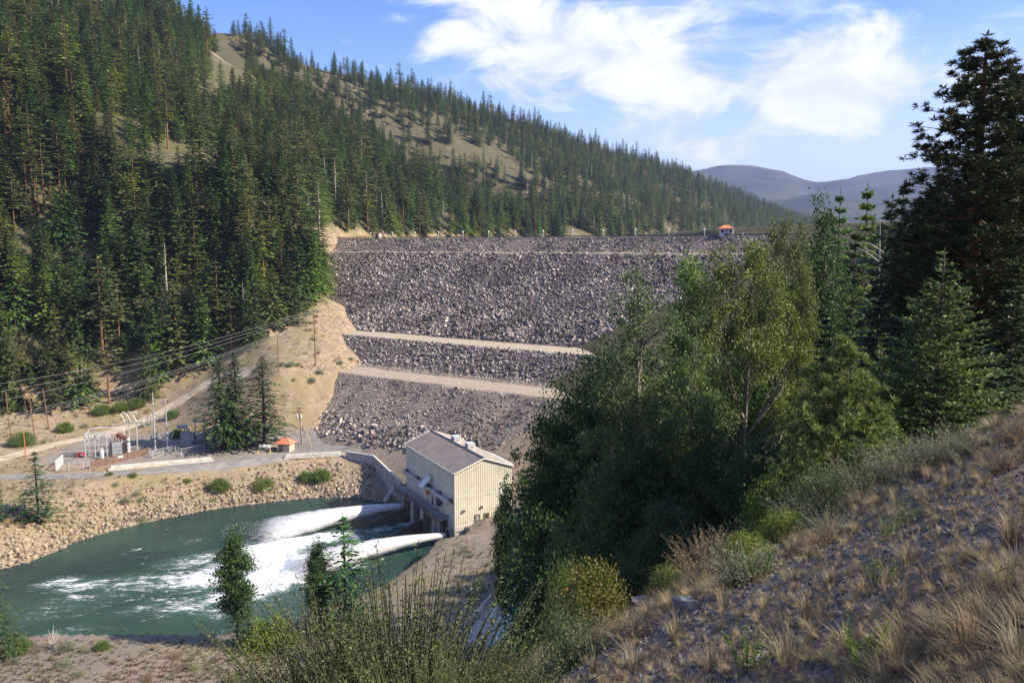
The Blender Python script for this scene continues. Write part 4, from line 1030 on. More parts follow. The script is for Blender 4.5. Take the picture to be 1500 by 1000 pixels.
def crest_bits():
    q = (548-576)/33*15.24; x, y = dam_xy(q, -3)
    house('meter_hut', 'tiny tan flat-sided hut at the forest end of the dam crest', 0, 0, 2.6, 2.2, 2.7, .5, math.atan2(DD[1], DD[0]), 'wall_tan', 'steel_brown', .15, loc=(x, y, 80.2), doors=((-.5, .5, .05, 2.1, 'door_brown'),))
    x, y = dam_xy(q-8.5, -1.5)
    E_ = thing('crest_gate', 'yellow barrier gate at the forest end of the dam crest', 'gate', (x, y, 80.2), math.atan2(DD[1], DD[0]))
    for k in range(5): MB().bar((-6+k*3, 0, -.2), (-6+k*3, 0, 1.7), .12).build('post', 'yellow', E_)
    for z in (.6, 1.1, 1.6): MB().bar((-6, 0, z), (6, 0, z), .12).build('rail', 'yellow', E_)
    E0 = None
    for k in range(-1, 14):
        x, y = dam_xy(k*15.24, .5)
        if E0 is None:
            E0 = thing('crest_lamp', 'short pale lamp post standing on the dam crest', 'lamp post', (x, y, 80.0), 0, 'lamp posts along the dam crest')
            MB().tube([(0, 0, 0), (0, 0, 2.5)], .13, 8).build('post', 'galvanised', E0)
            MB().lathe([(.2, 2.5), (.36, 2.75), (.36, 3.2), (.15, 3.4)], 0, 0, 10).build('lamp_head', 'white_paint', E0)
        elif k != 12: copy_tree(E0, (x, y, 80.0))
    x, y = dam_xy((1070-1086)/54*15.24+12*15.24+5, -1.5)
    E_ = thing('bench_block', 'low white box beside the hut on the dam crest', 'box', (x, y, 80.25), -.5)
    MB().box(-1.2, 1.2, -.5, .5, 0, .7).build('body', 'white_paint', E_); MB().box(-1.3, -.5, -.6, .6, .7, 1.0).build('lid', 'galvanised', E_)
crest_bits()
def tank():
    p = ground_px(387, 659); E_ = thing('propane_tank', 'white horizontal propane tank on saddles beside the hut', 'tank', tuple(p), -.05)
    pr = [(-2.1, .05), (-2.0, .38), (-1.75, .58), (1.75, .58), (2.0, .38), (2.1, .05)]
    MB().tube([(x, 0, 1.15) for x, r in pr], [r for x, r in pr], 16).build('vessel', 'white_paint', E_, True)
    for x in (-1.2, 1.2): MB().box(x-.15, x+.15, -.45, .45, -.1, .7).build('saddle', 'concrete', E_)
    MB().lathe([(.25, 1.7), (.25, 1.95), (.1, 2.05)], 0, 0, 10).build('valve_dome', 'white_paint', E_)
    for i, u in enumerate((378, 396)):
        q = ground_px(u, 664); b = thing('bollard', ['yellow bollard at the tree end of the propane tank', 'yellow bollard between the propane tank and the hut'][i], 'bollard', tuple(q), 0, 'yellow bollards')
        MB().tube([(0, 0, -.2), (0, 0, 1.3)], .17, 10).build('post', 'yellow', b); MB().lathe([(.17, 1.3), (.12, 1.4), (.02, 1.43)], 0, 0, 10).build('cap', 'yellow', b)
tank()
# ------------------------------------------------------------------ poles and wires
POLE_TOP = {}
def pole(name, label, u, v, vtop, mat, arms=1, r=.2, lean=0., key=None, arm_w=1.3):
    p = ground_px(u, v); d = p[1]; h = (v-vtop)/FPX*math.hypot(d, CZ-p[2])*1.0/math.cos(.2)
    E_ = thing(name, label, 'pole', tuple(p), 0)
    MB().tube([(0, 0, -.6), (lean*h*.5, 0, h*.5), (lean*h, 0, h)], [r, r*.85, r*.65], 8).build('shaft', mat, E_)
    for k in range(arms):
        z = h-.4-k*1.2; a = MB().box(lean*h-arm_w, lean*h+arm_w, -.09, .09, z-.1, z+.1).build('cross_arm', 'wood_pole' if mat != 'galvanised' else 'galvanised', E_)
        for x in (-arm_w*.9, 0, arm_w*.9): MB().lathe([(.08, z+.1), (.12, z+.25), (.08, z+.45)], lean*h+x, 0, 6).build('insulator', 'insulator_white', a)
    POLE_TOP[key or label] = (np.array([p[0]+lean*h, p[1], p[2]+h]), E_); return E_, h
pole('utility_pole', 'tall dark brown pole at the abutment end of the dam berm', 462, 536, 456, 'wood_pole', 1, .24, 0, 'A')
pole('utility_pole', 'shorter reddish pole on the ramp below the dam abutment', 408, 544, 492, 'wood_pole', 1, .2, 0, 'B', 1.6)
pole('utility_pole', 'leaning reddish pole at the forest edge beside the round green bush', 16, 640, 575, 'wood_pole', 0, .22, -.05, 'C')
pole('utility_pole', 'straight reddish pole at the forest edge behind the round green bush', 51, 640, 573, 'wood_pole', 0, .22, -.07, 'D')
pole('utility_pole', 'bent reddish pole at the forest edge nearest the dirt track bend', 72, 629, 569, 'wood_pole', 0, .22, -.09, 'E')
pole('utility_pole', 'thin grey-brown pole deep at the forest edge among shadows', 42, 624, 587, 'wood_pole', 0, .14, -.09, 'F')
pole('utility_pole', 'short bright orange pole beside the dirt track', 38, 672, 631, 'wood_orange', 0, .2, -.02, 'G')
pole('utility_pole', 'thin pole in the yellow grass above the dirt track', 133, 612, 580, 'wood_pole', 0, .14, 0, 'H')
E_, h = pole('transformer_pole', 'pole with twin crossarms and grey transformer cans beside the hut', 442, 650, 597, 'wood_pole', 2, .2, -.05, 'T', 1.3)
for x in (-.62, .62):
    c = MB().lathe([(.34, h-4.0), (.38, h-3.9), (.38, h-2.7), (.2, h-2.5)], -.05*h+x, -.1, 12).build('transformer_can', 'galvanised', E_); MB().lathe([(.06, h-2.5), (.09, h-2.3), (.04, h-2.1)], -.05*h+x, -.1, 6).build('bushing', 'insulator_brown', c)
MB().tube([(.25, -.1, 0), (-.2, -.1, h*.55)], .09, 6).build('conduit', 'galvanised', E_)
p = ground_px(457, 656); q = POLE_TOP['T'][0]
w = MB().tube([tuple(p), tuple(p+(q-p)*.45)], .06, 5).build('guy_wire', 'yellow'); tag(w, 'yellow sleeved guy wire staying the transformer pole', 'wire')
p = ground_px(449, 648); b = MB().prism([(-.5, 0), (.5, 0), (.45, .7), (-.45, .7)], -1, 1, 'x').build('concrete_block', 'concrete_block', loc=(p[0]+2.2, p[1]+3, p[2])); tag(b, 'pale concrete block lying behind the transformer pole', 'block')
def wire(label, a, b, sag, r=.032):
    a, b = np.array(a), np.array(b); t = np.linspace(0, 1, 24)
    P = a[None]+(b-a)[None]*t[:, None]; P[:, 2] -= 4*sag*t*(1-t)
    o = MB().tube([tuple(p) for p in P], r, 4).build('power_line', 'wire'); tag(o, label, 'wire', 'power lines above the substation')
A, B = POLE_TOP['A'][0], POLE_TOP['B'][0]
for i, (dx, u, v) in enumerate(((-1.2, -30, 566), (0, -30, 578), (1.2, -30, 592))):
    wire(['topmost strand of the power line from the tall dark pole at the dam', 'middle strand of the power line from the tall dark pole at the dam', 'lowest strand of the power line from the tall dark pole at the dam'][i], A+[dx, 0, .1-.3*i], aty(u, v, 262), 3.0)
for i, (dx, u, v) in enumerate(((-1.5, -30, 618), (-.5, -30, 622), (.5, -30, 627), (1.5, -30, 640))):
    wire(['topmost strand of the power line from the short reddish ramp pole', 'second strand down of the power line from the short reddish ramp pole', 'third strand down of the power line from the short reddish ramp pole', 'lowest strand of the power line from the short reddish ramp pole'][i], B+[dx, 0, .1-.1*i], aty(u, v, 258), 2.2)
wire('slack wire linking the two poles below the dam abutment', A+[-.3, 0, -1.2], B+[.3, 0, -.2], .6)

# ------------------------------------------------------------------ substation
def sub():
    def at(u, v): return ground_px(u, v)
    # rack of white bus-work with breakers
    p = at(140, 670); E_ = thing('switch_rack', 'white tubular switch rack with rows of insulators in the substation yard', 'switchgear', tuple(p), .12)
    for x in (-3.0, 0, 3.6):
        for y in (0, 3): MB().bar((x, y, -.2), (x, y, 7.6), .17).build('column', 'galvanised', E_)
    for z in (4.2, 6.4, 7.6):
        for y in (0, 3): MB().bar((-3.1, y, z), (3.7, y, z), .13).build('beam', 'galvanised', E_)
        for x in (-3, 3.6): MB().bar((x, 0, z), (x, 3, z), .11).build('beam', 'galvanised', E_)
    MB().tube([(-3, 3, 7.6), (-2.6, 3, 8.6), (-1.5, 3, 9), (8, 3, 9), (8, 3, 2)], .16, 6).build('bus_pipe', 'insulator_white', E_)
    for k in range(7):
        x = -2.7+k*1.0; a = MB().lathe([(.12, 6.4), (.22, 6.55), (.1, 6.7), (.22, 6.85), (.1, 7.0), (.22, 7.1), (.08, 7.3)], x, 0, 8).build('insulator', 'enamel_grey' if k % 2 else 'insulator_white', E_)
        MB().bar((x, -.6, 7.3), (x, 1.4, 7.5), .09).build('blade', 'steel', a)
    for k in range(3):
        q = at(150+k*12, 672-k*4.2); c = thing('circuit_breaker', 'white cylindrical circuit breaker in a row under the switch rack', 'switchgear', tuple(q), .1, 'breakers under the switch rack')
        MB().lathe([(.5, 0), (.55, .3), (.55, 2.4), (.45, 2.6)], 0, 0, 14).build('tank', 'insulator_white', c, True)
        for dx in (-.25, .25): MB().lathe([(.12, 2.6), (.18, 2.8), (.1, 2.95), (.18, 3.1), (.1, 3.3), (.16, 3.4), (.05, 3.6)], dx, 0, 8).build('bushing', 'insulator_white', c)
        MB().box(-.4, .4, -.75, -.5, .7, 1.7).build('control_box', 'galvanised', c)
    # big transformer
    p = at(174, 668); T = thing('power_transformer', 'large grey finned power transformer with brown conservator beside the brown wall', 'transformer', tuple(p), .1)
    MB().box(-1.5, 1.5, -1.2, 1.2, 0, 4.6).build('tank', 'galvanised', T)
    for sx in (-1, 1):
        for k in range(6): MB().box(sx*1.55-(.9 if sx < 0 else 0), sx*1.55+(.9 if sx > 0 else 0), -1.1+k*.4, -.95+k*.4, .4, 4.5).build('radiator_fin', 'steel_dark', T)
    for z in (1.1, 2.2, 3.3): MB().box(-1.45, 1.45, -1.28, -1.2, z, z+.12).build('band', 'steel', T)
    MB().tube([(-.6, 1.0, 6.9), (2.3, 1.0, 5.4)], .75, 12).build('conservator', 'insulator_brown', T)
    for x in (-.9, 0, .9): MB().lathe([(.16, 4.6), (.26, 4.9), (.14, 5.1), (.24, 5.3), (.12, 5.6), (.2, 5.8), (.05, 6.3)], x, -.3, 8).build('bushing', 'insulator_brown', T)
    for z in (1.6, 2.8, 4.0, 5.6): MB().lathe([(.05, z-.5), (.45, z-.3), (.45, z+.3), (.05, z+.5)], 3.4, -.6, 10).build('arrester', 'insulator_white', T)
    # disconnect switch on stand
    p = at(197, 660); D_ = thing('disconnect_switch', 'raised disconnect switch with curved white arms above the transformers', 'switchgear', tuple(p), .15)
    for x in (-1.4, 1.0): MB().bar((x, 0, -.2), (x, 0, 9.2), .2).build('column', 'galvanised', D_)
    MB().box(-3, 3.4, -.3, .3, 9.2, 9.6).build('beam', 'steel', D_)
    for k, x in enumerate((-2.4, -.6, 1.2)):
        MB().tube([(x, 0, 9.6), (x-.6, 0, 11), (x-1.3, 0, 12.4), (x-.6, 0, 13.1), (x+.3, 0, 12.5)], .13, 6).build('arm', 'insulator_white', D_)
        MB().lathe([(.12, 9.6), (.24, 9.8), (.1, 10), (.24, 10.2), (.1, 10.5)], x+.5, 0, 8).build('insulator', 'enamel_grey', D_)
    f = MB()
    for a, b in (((3.4, 8.2), (3.4, 11.4)), ((5.6, 8.2), (5.6, 11.6)), ((3.4, 11.4), (5.6, 11.6)), ((3.4, 8.2), (5.6, 8.2)), ((3.4, 9.8), (5.6, 9.9)), ((4.5, 8.2), (4.5, 11.5))): f.bar((a[0], 0, a[1]), (b[0], 0, b[1]), .11)
    f.build('loop_frame', 'insulator_white', D_)
    # H-frame
    p = at(236, 660); Hf = thing('h_frame', 'tall grey steel two-pole frame with cross braces in the substation', 'pole', tuple(p), .0)
    for x, h in ((-1.9, 19.5), (2.2, 17.6)): MB().tube([(x, 0, -.3), (x, 0, h)], [.3, .17], 8).build('mast', 'steel', Hf)
    MB().bar((-1.9, 0, 17.2), (2.2, 0, 15.6), .16).build('cross_beam', 'steel', Hf); MB().bar((-2.4, 0, 12.6), (2.6, 0, 10.8), .16).build('cross_beam', 'steel', Hf)
    MB().bar((-1.6, 0, 10.6), (.3, 0, 11.8), .09).bar((2.1, 0, 11.4), (.3, 0, 10.0), .09).build('brace', 'steel', Hf)
    for u, v, n, lb in ((226, 652, 3, 'cluster of grey bushings and cans on a stand at the foot of the frame'), (246, 655, 4, 'grey tank with splayed bushings between the frame and the grey transformer')):
        p = at(u, v); c = thing('breaker_cluster', lb, 'switchgear', tuple(p), .3)
        for k in range(n):
            x = (k-(n-1)/2)*.8; MB().lathe([(.3, 0), (.34, .3), (.34, 2.6), (.15, 2.9), (.22, 3.3), (.12, 3.6), (.2, 4.0), (.06, 4.4)], x, 0, 10).build('can', 'enamel_grey', c)
            MB().tube([(x, 0, 3.0), (x*1.6, -.2, 4.6), (x*2.0, -.3, 5.2)], [.12, .16, .06], 6).build('bushing', 'steel', c)
    p = at(274, 650); T2 = thing('station_transformer', 'blue-grey box transformer on a concrete pad with side cylinder', 'transformer', tuple(p), .1)
    MB().box(-2.2, 2.2, -1.5, 1.5, -.2, .25).build('pad', 'concrete', T2); MB().box(-1.6, 1.6, -1.2, 1.2, .25, 4.0).build('tank', 'enamel_grey', T2)
    MB().tube([(-3, .3, 5.9), (.3, .3, 5.9)], .65, 12).build('conservator', 'enamel_grey', T2)
    for k in range(5): MB().box(1.65, 2.5, -1.1+k*.5, -.95+k*.5, .9, 3.8).build('radiator_fin', 'enamel_grey', T2)
    for x in (-.5, .2, .9): MB().lathe([(.15, 4), (.24, 4.3), (.13, 4.6), (.22, 4.9), (.06, 5.5)], x, -.4, 8).build('bushing', 'steel_dark', T2)
    for u, v, lb in ((294, 646, 'grey steel portal frame half hidden behind the tall firs'),):
        p = at(u, v); c = thing('portal_frame', lb, 'switchgear', tuple(p), .05)
        for x in (-1.6, 1.6): MB().bar((x, 0, -.2), (x, 0, 7), .18).build('column', 'steel', c)
        MB().box(-2, 2, -.25, .25, 6.6, 7.1).build('beam', 'enamel_grey', c)
        for x in (-.9, .9): MB().lathe([(.35, 0), (.35, 2.6), (.2, 3), (.1, 3.6)], x, .6, 10).build('can', 'galvanised', c)
    p = at(334, 640); c = thing('control_hut', 'small cream equipment hut behind the trunks of the tall firs', 'hut', tuple(p), .1)
    MB().box(-2.2, 2.2, -1.6, 1.6, -.3, 3.2).build('wall', 'wall_tan', c); MB().box(-2.4, 2.4, -1.8, 1.8, 3.2, 3.45).build('roof', 'galvanised', c); MB().box(-.5, .5, -1.68, -1.6, 0, 2.1).build('door', 'door_brown', c)
    # brown wall with its small white sign
    a, b = at(133, 687)[:2], at(217, 666)[:2]; L = np.linalg.norm(b-a); th = math.atan2(*(b-a)[::-1]); z0 = min(Hs(*a), Hs(*b))
    wl = thing('brown_wall', 'low brown fire wall with a small white sign in front of the transformer', 'wall', (a[0], a[1], z0), th)
    n = 8
    for k in range(n): MB().box(k*L/n+.02, (k+1)*L/n-.02, -.15, .15, -.3, 2.5).build('panel', 'brown_paint', wl)
    for k in range(n+1): MB().box(k*L/n-.12, k*L/n+.12, -.22, .22, -.3, 2.62).build('post', 'brown_paint', wl)
    MB().box(L*.5-.8, L*.5+.8, -.24, -.22, 1.5, 2.1).build('sign', 'white_paint', wl)
    def fence(label, P, hgt, gate=False):
        F_ = thing('chain_fence', label, 'fence', (0, 0, 0))
        for i in range(len(P)-1):
            a, b = np.array(P[i]), np.array(P[i+1])
            for z in (.15, hgt): MB().bar((*a[:2], a[2]+z), (*b[:2], b[2]+z), .06).build('rail', 'galvanised', F_)
            m = MB(); L = np.linalg.norm(b-a); k = int(L/.35)
            for j in range(1, k):
                q = a+(b-a)*j/k; m.bar((*q[:2], q[2]+.1), (*q[:2], q[2]+hgt), .012, 3)
            for j in range(6): z = .3+j*(hgt-.3)/6; m.bar((*a[:2], a[2]+z), (*b[:2], b[2]+z), .012, 3)
            m.build('wire_mesh', 'galvanised', F_)
        for q in P: MB().bar((q[0], q[1], q[2]-.2), (q[0], q[1], q[2]+hgt+.15), .09, 8).build('post', 'galvanised', F_)
        return F_
    f1 = fence('wire mesh fence with steel posts before the switch rack', [at(82, 690), at(101, 690), at(122, 689), at(132, 688)], 2.6)
    fence('wire mesh fence with steel posts between the brown wall and the firs', [at(217, 666), at(223, 671), at(239, 667), at(257, 663), at(266, 668), at(300, 661)], 2.4)
    a, b = at(82, 690), at(93, 678); L = np.linalg.norm(b-a)
    g_ = thing('white_gate', 'open white mesh gate leaf at the corner of the substation', 'gate', tuple(a), math.atan2(b[1]-a[1], b[0]-a[0]))
    for z in (.2, 3.0): MB().bar((0, 0, z), (L, 0, z), .1).build('rail', 'white_paint', g_)
    for k in range(int(L/.4)+1): MB().bar((k*.4, 0, .2), (k*.4, 0, 3.0), .05).build('bar', 'white_paint', g_)
    p = at(118, 669); r = thing('red_cart', 'small red equipment cart with white label behind the fence', 'cart', tuple(p), .1)
    MB().prism([(-1.4, .3), (1.4, .3), (1.2, 1.1), (-.9, 1.2)], -.6, .6).build('body', 'red', r); MB().box(.1, .9, -.63, -.6, .6, .95).build('label_plate', 'white_paint', r)
    for x in (-.9, .9): MB().tube([(x, -.7, .3), (x, .7, .3)], .3, 10).build('wheel', 'steel_dark', r)
sub()
# spillway chute below the near slope
def chute():
    E_ = thing('spillway_chute', 'pale concrete spillway chute running down beneath the dark trees', 'spillway', (0, 0, 0))
    a, b = np.r_[atz(800, 822, 13.5)], np.r_[atz(632, 1030, 6.0)]; d = (b-a)[:2]/np.linalg.norm((b-a)[:2]); n = np.array([-d[1], d[0]])
    nsl = 11
    for i in range(nsl):
        p, q = a+(b-a)*(i+.004)/nsl, a+(b-a)*(i+.996)/nsl
        V = []
        for c in (p, q):
            for w_ in (-3.6, 3.6): V += [(c[0]+n[0]*w_, c[1]+n[1]*w_, c[2]-.6), (c[0]+n[0]*w_, c[1]+n[1]*w_, c[2])]
        F_ = [(1, 3, 7, 5), (0, 4, 6, 2), (0, 1, 5, 4), (2, 6, 7, 3), (0, 2, 3, 1), (4, 5, 7, 6)]
        meshobj('floor_slab', V, F_, 'concrete', E_)
        for s in (-1, 1):
            V = []
            for c in (p, q):
                for w_ in (3.65, 4.1): V += [(c[0]+n[0]*w_*s, c[1]+n[1]*w_*s, c[2]-3), (c[0]+n[0]*w_*s, c[1]+n[1]*w_*s, c[2]+1.5)]
            meshobj('side_wall', V, F_, 'concrete', E_)
chute()
# boulders and stones along the far bank
def bank_rocks():
    g = np.random.default_rng(31); X = []
    P = np.array(FAR[3:]); d = np.r_[0, np.cumsum(np.linalg.norm(np.diff(P, axis=0), axis=1))]
    n = 9000; t = g.random(n)*d[-1]; cx, cy = np.interp(t, d, P[:, 0]), np.interp(t, d, P[:, 1])
    off = 17*g.random(n)**1.7-.8
    dt = 1.; tx, ty = np.interp(np.minimum(t+dt, d[-1]), d, P[:, 0])-np.interp(t-dt, d, P[:, 0]), np.interp(np.minimum(t+dt, d[-1]), d, P[:, 1])-np.interp(t-dt, d, P[:, 1]); l = np.hypot(tx, ty)+1e-6
    x, y = cx-ty/l*off, cy+tx/l*off
    right = sstep(-95, -55, x)
    keep = (g.random(n) < np.clip(1.1-off/15+.7*right+.5*fbm(x, y, 7, 3, 33), 0.05, 1)) & (x > -150)
    x, y, off = x[keep], y[keep], off[keep]; z = H(x, y); z = np.maximum(z, -.25)
    sz = (.28+1.25*g.random(len(x))**2.4)*np.where(off < 4, 1.15, .95)
    u, v, f = proj(np.c_[x, y, z]); infr = (u > 0) & (u < 590) & (v < 1000)
    o = np.argsort(-sz*infr/f); big = o[:300]; m = np.ones(len(x), bool); m[big] = False
    for i in big:
        b = bpy.data.objects.new('boulder', RK_B[int(g.integers(0, 6))].data); COL.objects.link(b); b.parent = TERR
        b.location = (x[i], y[i], z[i]+.12*sz[i]); b.rotation_euler = tuple(g.uniform(0, 6.28, 3)); b.scale = tuple(sz[i]*g.uniform(.8, 1.25, 3))
    k = m.sum(); scatter('bank_stones', RK_B, np.c_[x, y, z+.1*sz][m], g.uniform(0, 6.28, (k, 3)), sz[m][:, None]*g.uniform(.75, 1.25, (k, 3)), g.integers(0, 6, k), 'pale stones and rubble lining the far river bank', 'rubble')
    # rubble on the slope under the powerhouse, near bank, abutment and above the track
    R = []
    for (u0, u1, v0, v1, nn, s0, s1) in ((640, 800, 770, 870, 900, .1, .5), (0, 560, 935, 1000, 700, .08, .4), (440, 500, 350, 540, 260, .2, 1.0), (280, 330, 555, 600, 150, .2, .9), (0, 330, 560, 680, 500, .1, .5), (430, 560, 535, 552, 320, .25, .9), (270, 400, 640, 668, 320, .15, .7), (430, 480, 625, 660, 150, .2, .9)):
        Pm = ground_many(g.uniform(u0, u1, nn), g.uniform(v0, v1, nn)); R.append(np.c_[Pm, s0+(s1-s0)*g.random(len(Pm))**2.5])
    R = np.vstack(R); k = len(R)
    scatter('loose_stones', RK_G, R[:, :3], g.uniform(0, 6.28, (k, 3)), R[:, 3], g.integers(0, 4, k), 'scattered loose grey stones on the bare slopes', 'stones')
bank_rocks()
# ------------------------------------------------------------------ detailed trees of the right bank
def make_broadleaf(name, h, lobes, ncl, per, leaf, leafm, barkm, seed, r0=None, sig=.55, lean=.03, nbr=90, tops=()):
    g = np.random.default_rng(seed)
    L = np.array(lobes, float)*h                       # x y z rx rz
    w = (L[:, 3]**2*L[:, 4])**.62; pick = g.choice(len(L), ncl, p=w/w.sum())
    d = rnd_dirs(ncl, g); rad = g.random(ncl)**.42
    C = L[pick, :3]+d*rad[:, None]*np.c_[L[pick, 3], L[pick, 3], L[pick, 4]]*(1+.25*g.normal(size=(ncl, 1))*.6)
    n = ncl*per; ci = np.repeat(np.arange(ncl), per)
    spread = sig*(.6+.8*g.random(ncl))[ci][:, None]
    P = C[ci]+g.normal(size=(n, 3))*spread*[1, 1, .75]
    D = rnd_dirs(n, g)*.9+d[ci]*.5; D[:, 2] -= .35
    Lf = leaf*(.6+.8*g.random(n))
    V, Q = cards(P, D, rnd_dirs(n, g)+[0, 0, .5], Lf, Lf*g.uniform(.6, .95, n))
    rv = np.clip(g.random(n)*.75+.25*g.random(ncl)[ci], 0, 1)
    cr = meshobj('crown', V, Q, leafm, link=False, attrs={'rnd': ('FLOAT', 'FACE', rv)})
    mb = MB(); pts, rr = trunk_mesh(h*.93, r0 or h*.012, g, lean, seg=10); mb.tube(pts, rr, 8, False)
    pa = np.array(pts)
    for li in range(len(L)):
        c = L[li, :3]; zb = max(.12*h, c[2]-.22*h*g.uniform(.7, 1.2)); b = np.array([np.interp(zb, pa[:, 2], pa[:, 0]), np.interp(zb, pa[:, 2], pa[:, 1]), zb])
        m = b*.45+c*.55+g.normal(0, .02*h, 3)*[1, 1, .3]-[0, 0, .01*h]
        r = (r0 or h*.012)*.45; mb.tube([tuple(b), tuple(m), tuple(c+[0, 0, .3*L[li, 4]])], [r, r*.65, r*.2], 5, False)
        for k in np.where(pick == li)[0][:max(4, nbr//len(L))]:
            q = g.uniform(.2, .9); s = (b*(1-q)+m*q) if q < .5 else (m*(1-q)+c*q); e = C[k]
            mb.tube([tuple(s), tuple((s+e)/2+[0, 0, .02*h*g.random()]), tuple(e)], [r*.3, r*.2, r*.06], 4, False)
    tr = mb.build('trunk', barkm, link=False, smooth=True)
    return Proto(name, tr, cr, h)
COT = [(0, 0, .93, .06, .075), (.02, 0, .84, .09, .09), (-.035, .02, .74, .12, .10), (.055, -.02, .66, .13, .10), (-.07, 0, .55, .13, .11), (.08, .04, .50, .13, .11), (0, -.06, .42, .15, .11), (-.11, .03, .36, .14, .10), (.11, -.03, .32, .14, .10), (0, .08, .24, .15, .10), (-.05, -.08, .17, .13, .08)]
OLI = [(-.10, 0, .90, .09, .085), (.03, 0, .95, .08, .06), (.12, .03, .86, .10, .085), (-.19, .02, .80, .09, .08), (.22, -.02, .74, .10, .085), (0, .08, .80, .12, .08), (.02, -.08, .74, .10, .07), (-.22, -.04, .66, .09, .07), (.27, .04, .60, .09, .06), (-.10, .05, .60, .10, .08), (.14, -.05, .58, .09, .06), (-.2, 0, .48, .1, .07)]
RND = [(0, 0, .86, .12, .12), (-.13, .03, .74, .15, .13), (.13, -.02, .74, .15, .13), (0, .1, .66, .18, .14), (-.2, -.04, .56, .17, .13), (.2, .04, .54, .18, .13), (0, -.14, .5, .18, .14), (-.13, .1, .36, .2, .13), (.15, -.1, .34, .2, .13), (0, 0, .22, .22, .13), (-.22, -.1, .22, .16, .1), (.22, .08, .2, .16, .1)]
NARROW = [(0, 0, .92, .06, .08), (-.04, 0, .8, .09, .09), (.05, .02, .72, .1, .1), (-.06, 0, .6, .1, .1), (.05, -.03, .5, .11, .1), (-.03, .04, .4, .1, .09), (.03, 0, .3, .08, .07)]
P_COT = make_broadleaf('cottonwood_tree', 34, COT, 640, 95, .20, 'leaves_cottonwood', 'bark_pale', 41, sig=.46)
P_COT2 = make_broadleaf('cottonwood_tree', 30, COT, 480, 90, .21, 'leaves_dark', 'bark_fir', 42, sig=.5)
P_OLI = make_broadleaf('poplar_tree', 30, OLI, 520, 90, .19, 'leaves_olive', 'bark_pale', 43, r0=.42, sig=.42, nbr=160)
P_RND = make_broadleaf('maple_tree', 22, RND, 560, 95, .20, 'leaves_dark', 'bark_fir', 44, sig=.46)
P_NAR = make_broadleaf('poplar_tree', 22, NARROW, 290, 85, .19, 'leaves_cottonwood', 'bark_pale', 45, sig=.5)
P_NAR2 = make_broadleaf('alder_tree', 17, NARROW, 260, 70, .24, 'leaves_dark', 'bark_fir', 46, sig=.5, r0=.16)
def pine_tufts(h, rad, seed, base, nw, per, tuft, nd, wid, shape=.6, up=.35, sub=9, inner=.35):
    g = np.random.default_rng(seed); T = []; D = []; br = []
    for i in range(nw):
        t = i/(nw-1.); z = h*(base+(1-base)*t)*.985
        R = rad*((1-t)**shape)*(.7+.3*min(1, t*5+.3))+.05*rad
        for k in range(per):
            a = g.random()*6.28; L = R*g.uniform(.6, 1.15); tip = np.array([math.cos(a)*L, math.sin(a)*L, z+up*L*g.uniform(.3, 1.2)-(.25*L if t < .4 else 0)])
            b0 = np.array([0, 0, z]); br.append((b0, tip, t))
            n = max(2, int(sub*L/rad)+1); q = inner+(1-inner)*g.random(n); q[0] = 1
            ctr = b0+(tip-b0)*q[:, None]; ctr += g.normal(size=(n, 3))*.16*L*np.array([1, 1, .6]); ctr[0] = tip
            T.append(ctr); d = (tip-b0)/np.linalg.norm(tip-b0)*.7+g.normal(size=(n, 3))*.45+[0, 0, .55]; D.append(d)
    T.append(np.array([[0, 0, h]])); D.append(np.array([[0, 0, 1.]]))
    T = np.vstack(T); D = np.vstack(D); n = len(T); ci = np.repeat(np.arange(n), nd)
    dd = rnd_dirs(n*nd, g)*1.0+D[ci]/np.linalg.norm(D[ci], axis=1)[:, None]*.85
    Lf = tuft*(.6+.5*g.random(n*nd))
    V, Q = cards(T[ci]-D[ci]*tuft*.15*g.random((n*nd, 1)), dd, rnd_dirs(n*nd, g), Lf, np.full(n*nd, wid)*(.7+.6*g.random(n*nd)))
    rv = np.clip(.7*g.random(n*nd)+.3*g.random(n)[ci], 0, 1)
    return V, Q, rv, br
def make_pine(name, h, rad, seed, leafm, barkm, r0, **kw):
    V, Q, rv, br = pine_tufts(h, rad, seed, **kw)
    cr = meshobj('crown', V, Q, leafm, link=False, attrs={'rnd': ('FLOAT', 'FACE', rv)})
    mb = MB(); mb.tube([(0, 0, -.6), (0, 0, h*.5), (0, 0, h*.98)], [r0, r0*.7, r0*.12], 9, False)
    for b, tip, t in br: mb.tube([tuple(b), tuple((b+tip)/2-[0, 0, .03*h*(1-t)*.3]), tuple(tip)], [r0*.2*(1-.6*t), r0*.13*(1-.6*t), r0*.05], 4, False)
    return Proto(name, mb.build('trunk', barkm, link=False, smooth=True), cr, h)
P_BIG = make_pine('ponderosa_pine', 33, 5.6, 51, 'needles_big_pine', 'bark_pine', .5, base=.12, nw=56, per=7, tuft=.42, nd=26, wid=.06, sub=22, shape=.62, inner=.25)
P_YPI = make_pine('young_pine', 4.6, 1.75, 52, 'needles_young_pine', 'bark_fir', .09, base=.03, nw=24, per=7, tuft=.19, nd=46, wid=.018, sub=12, shape=.75, up=.5)
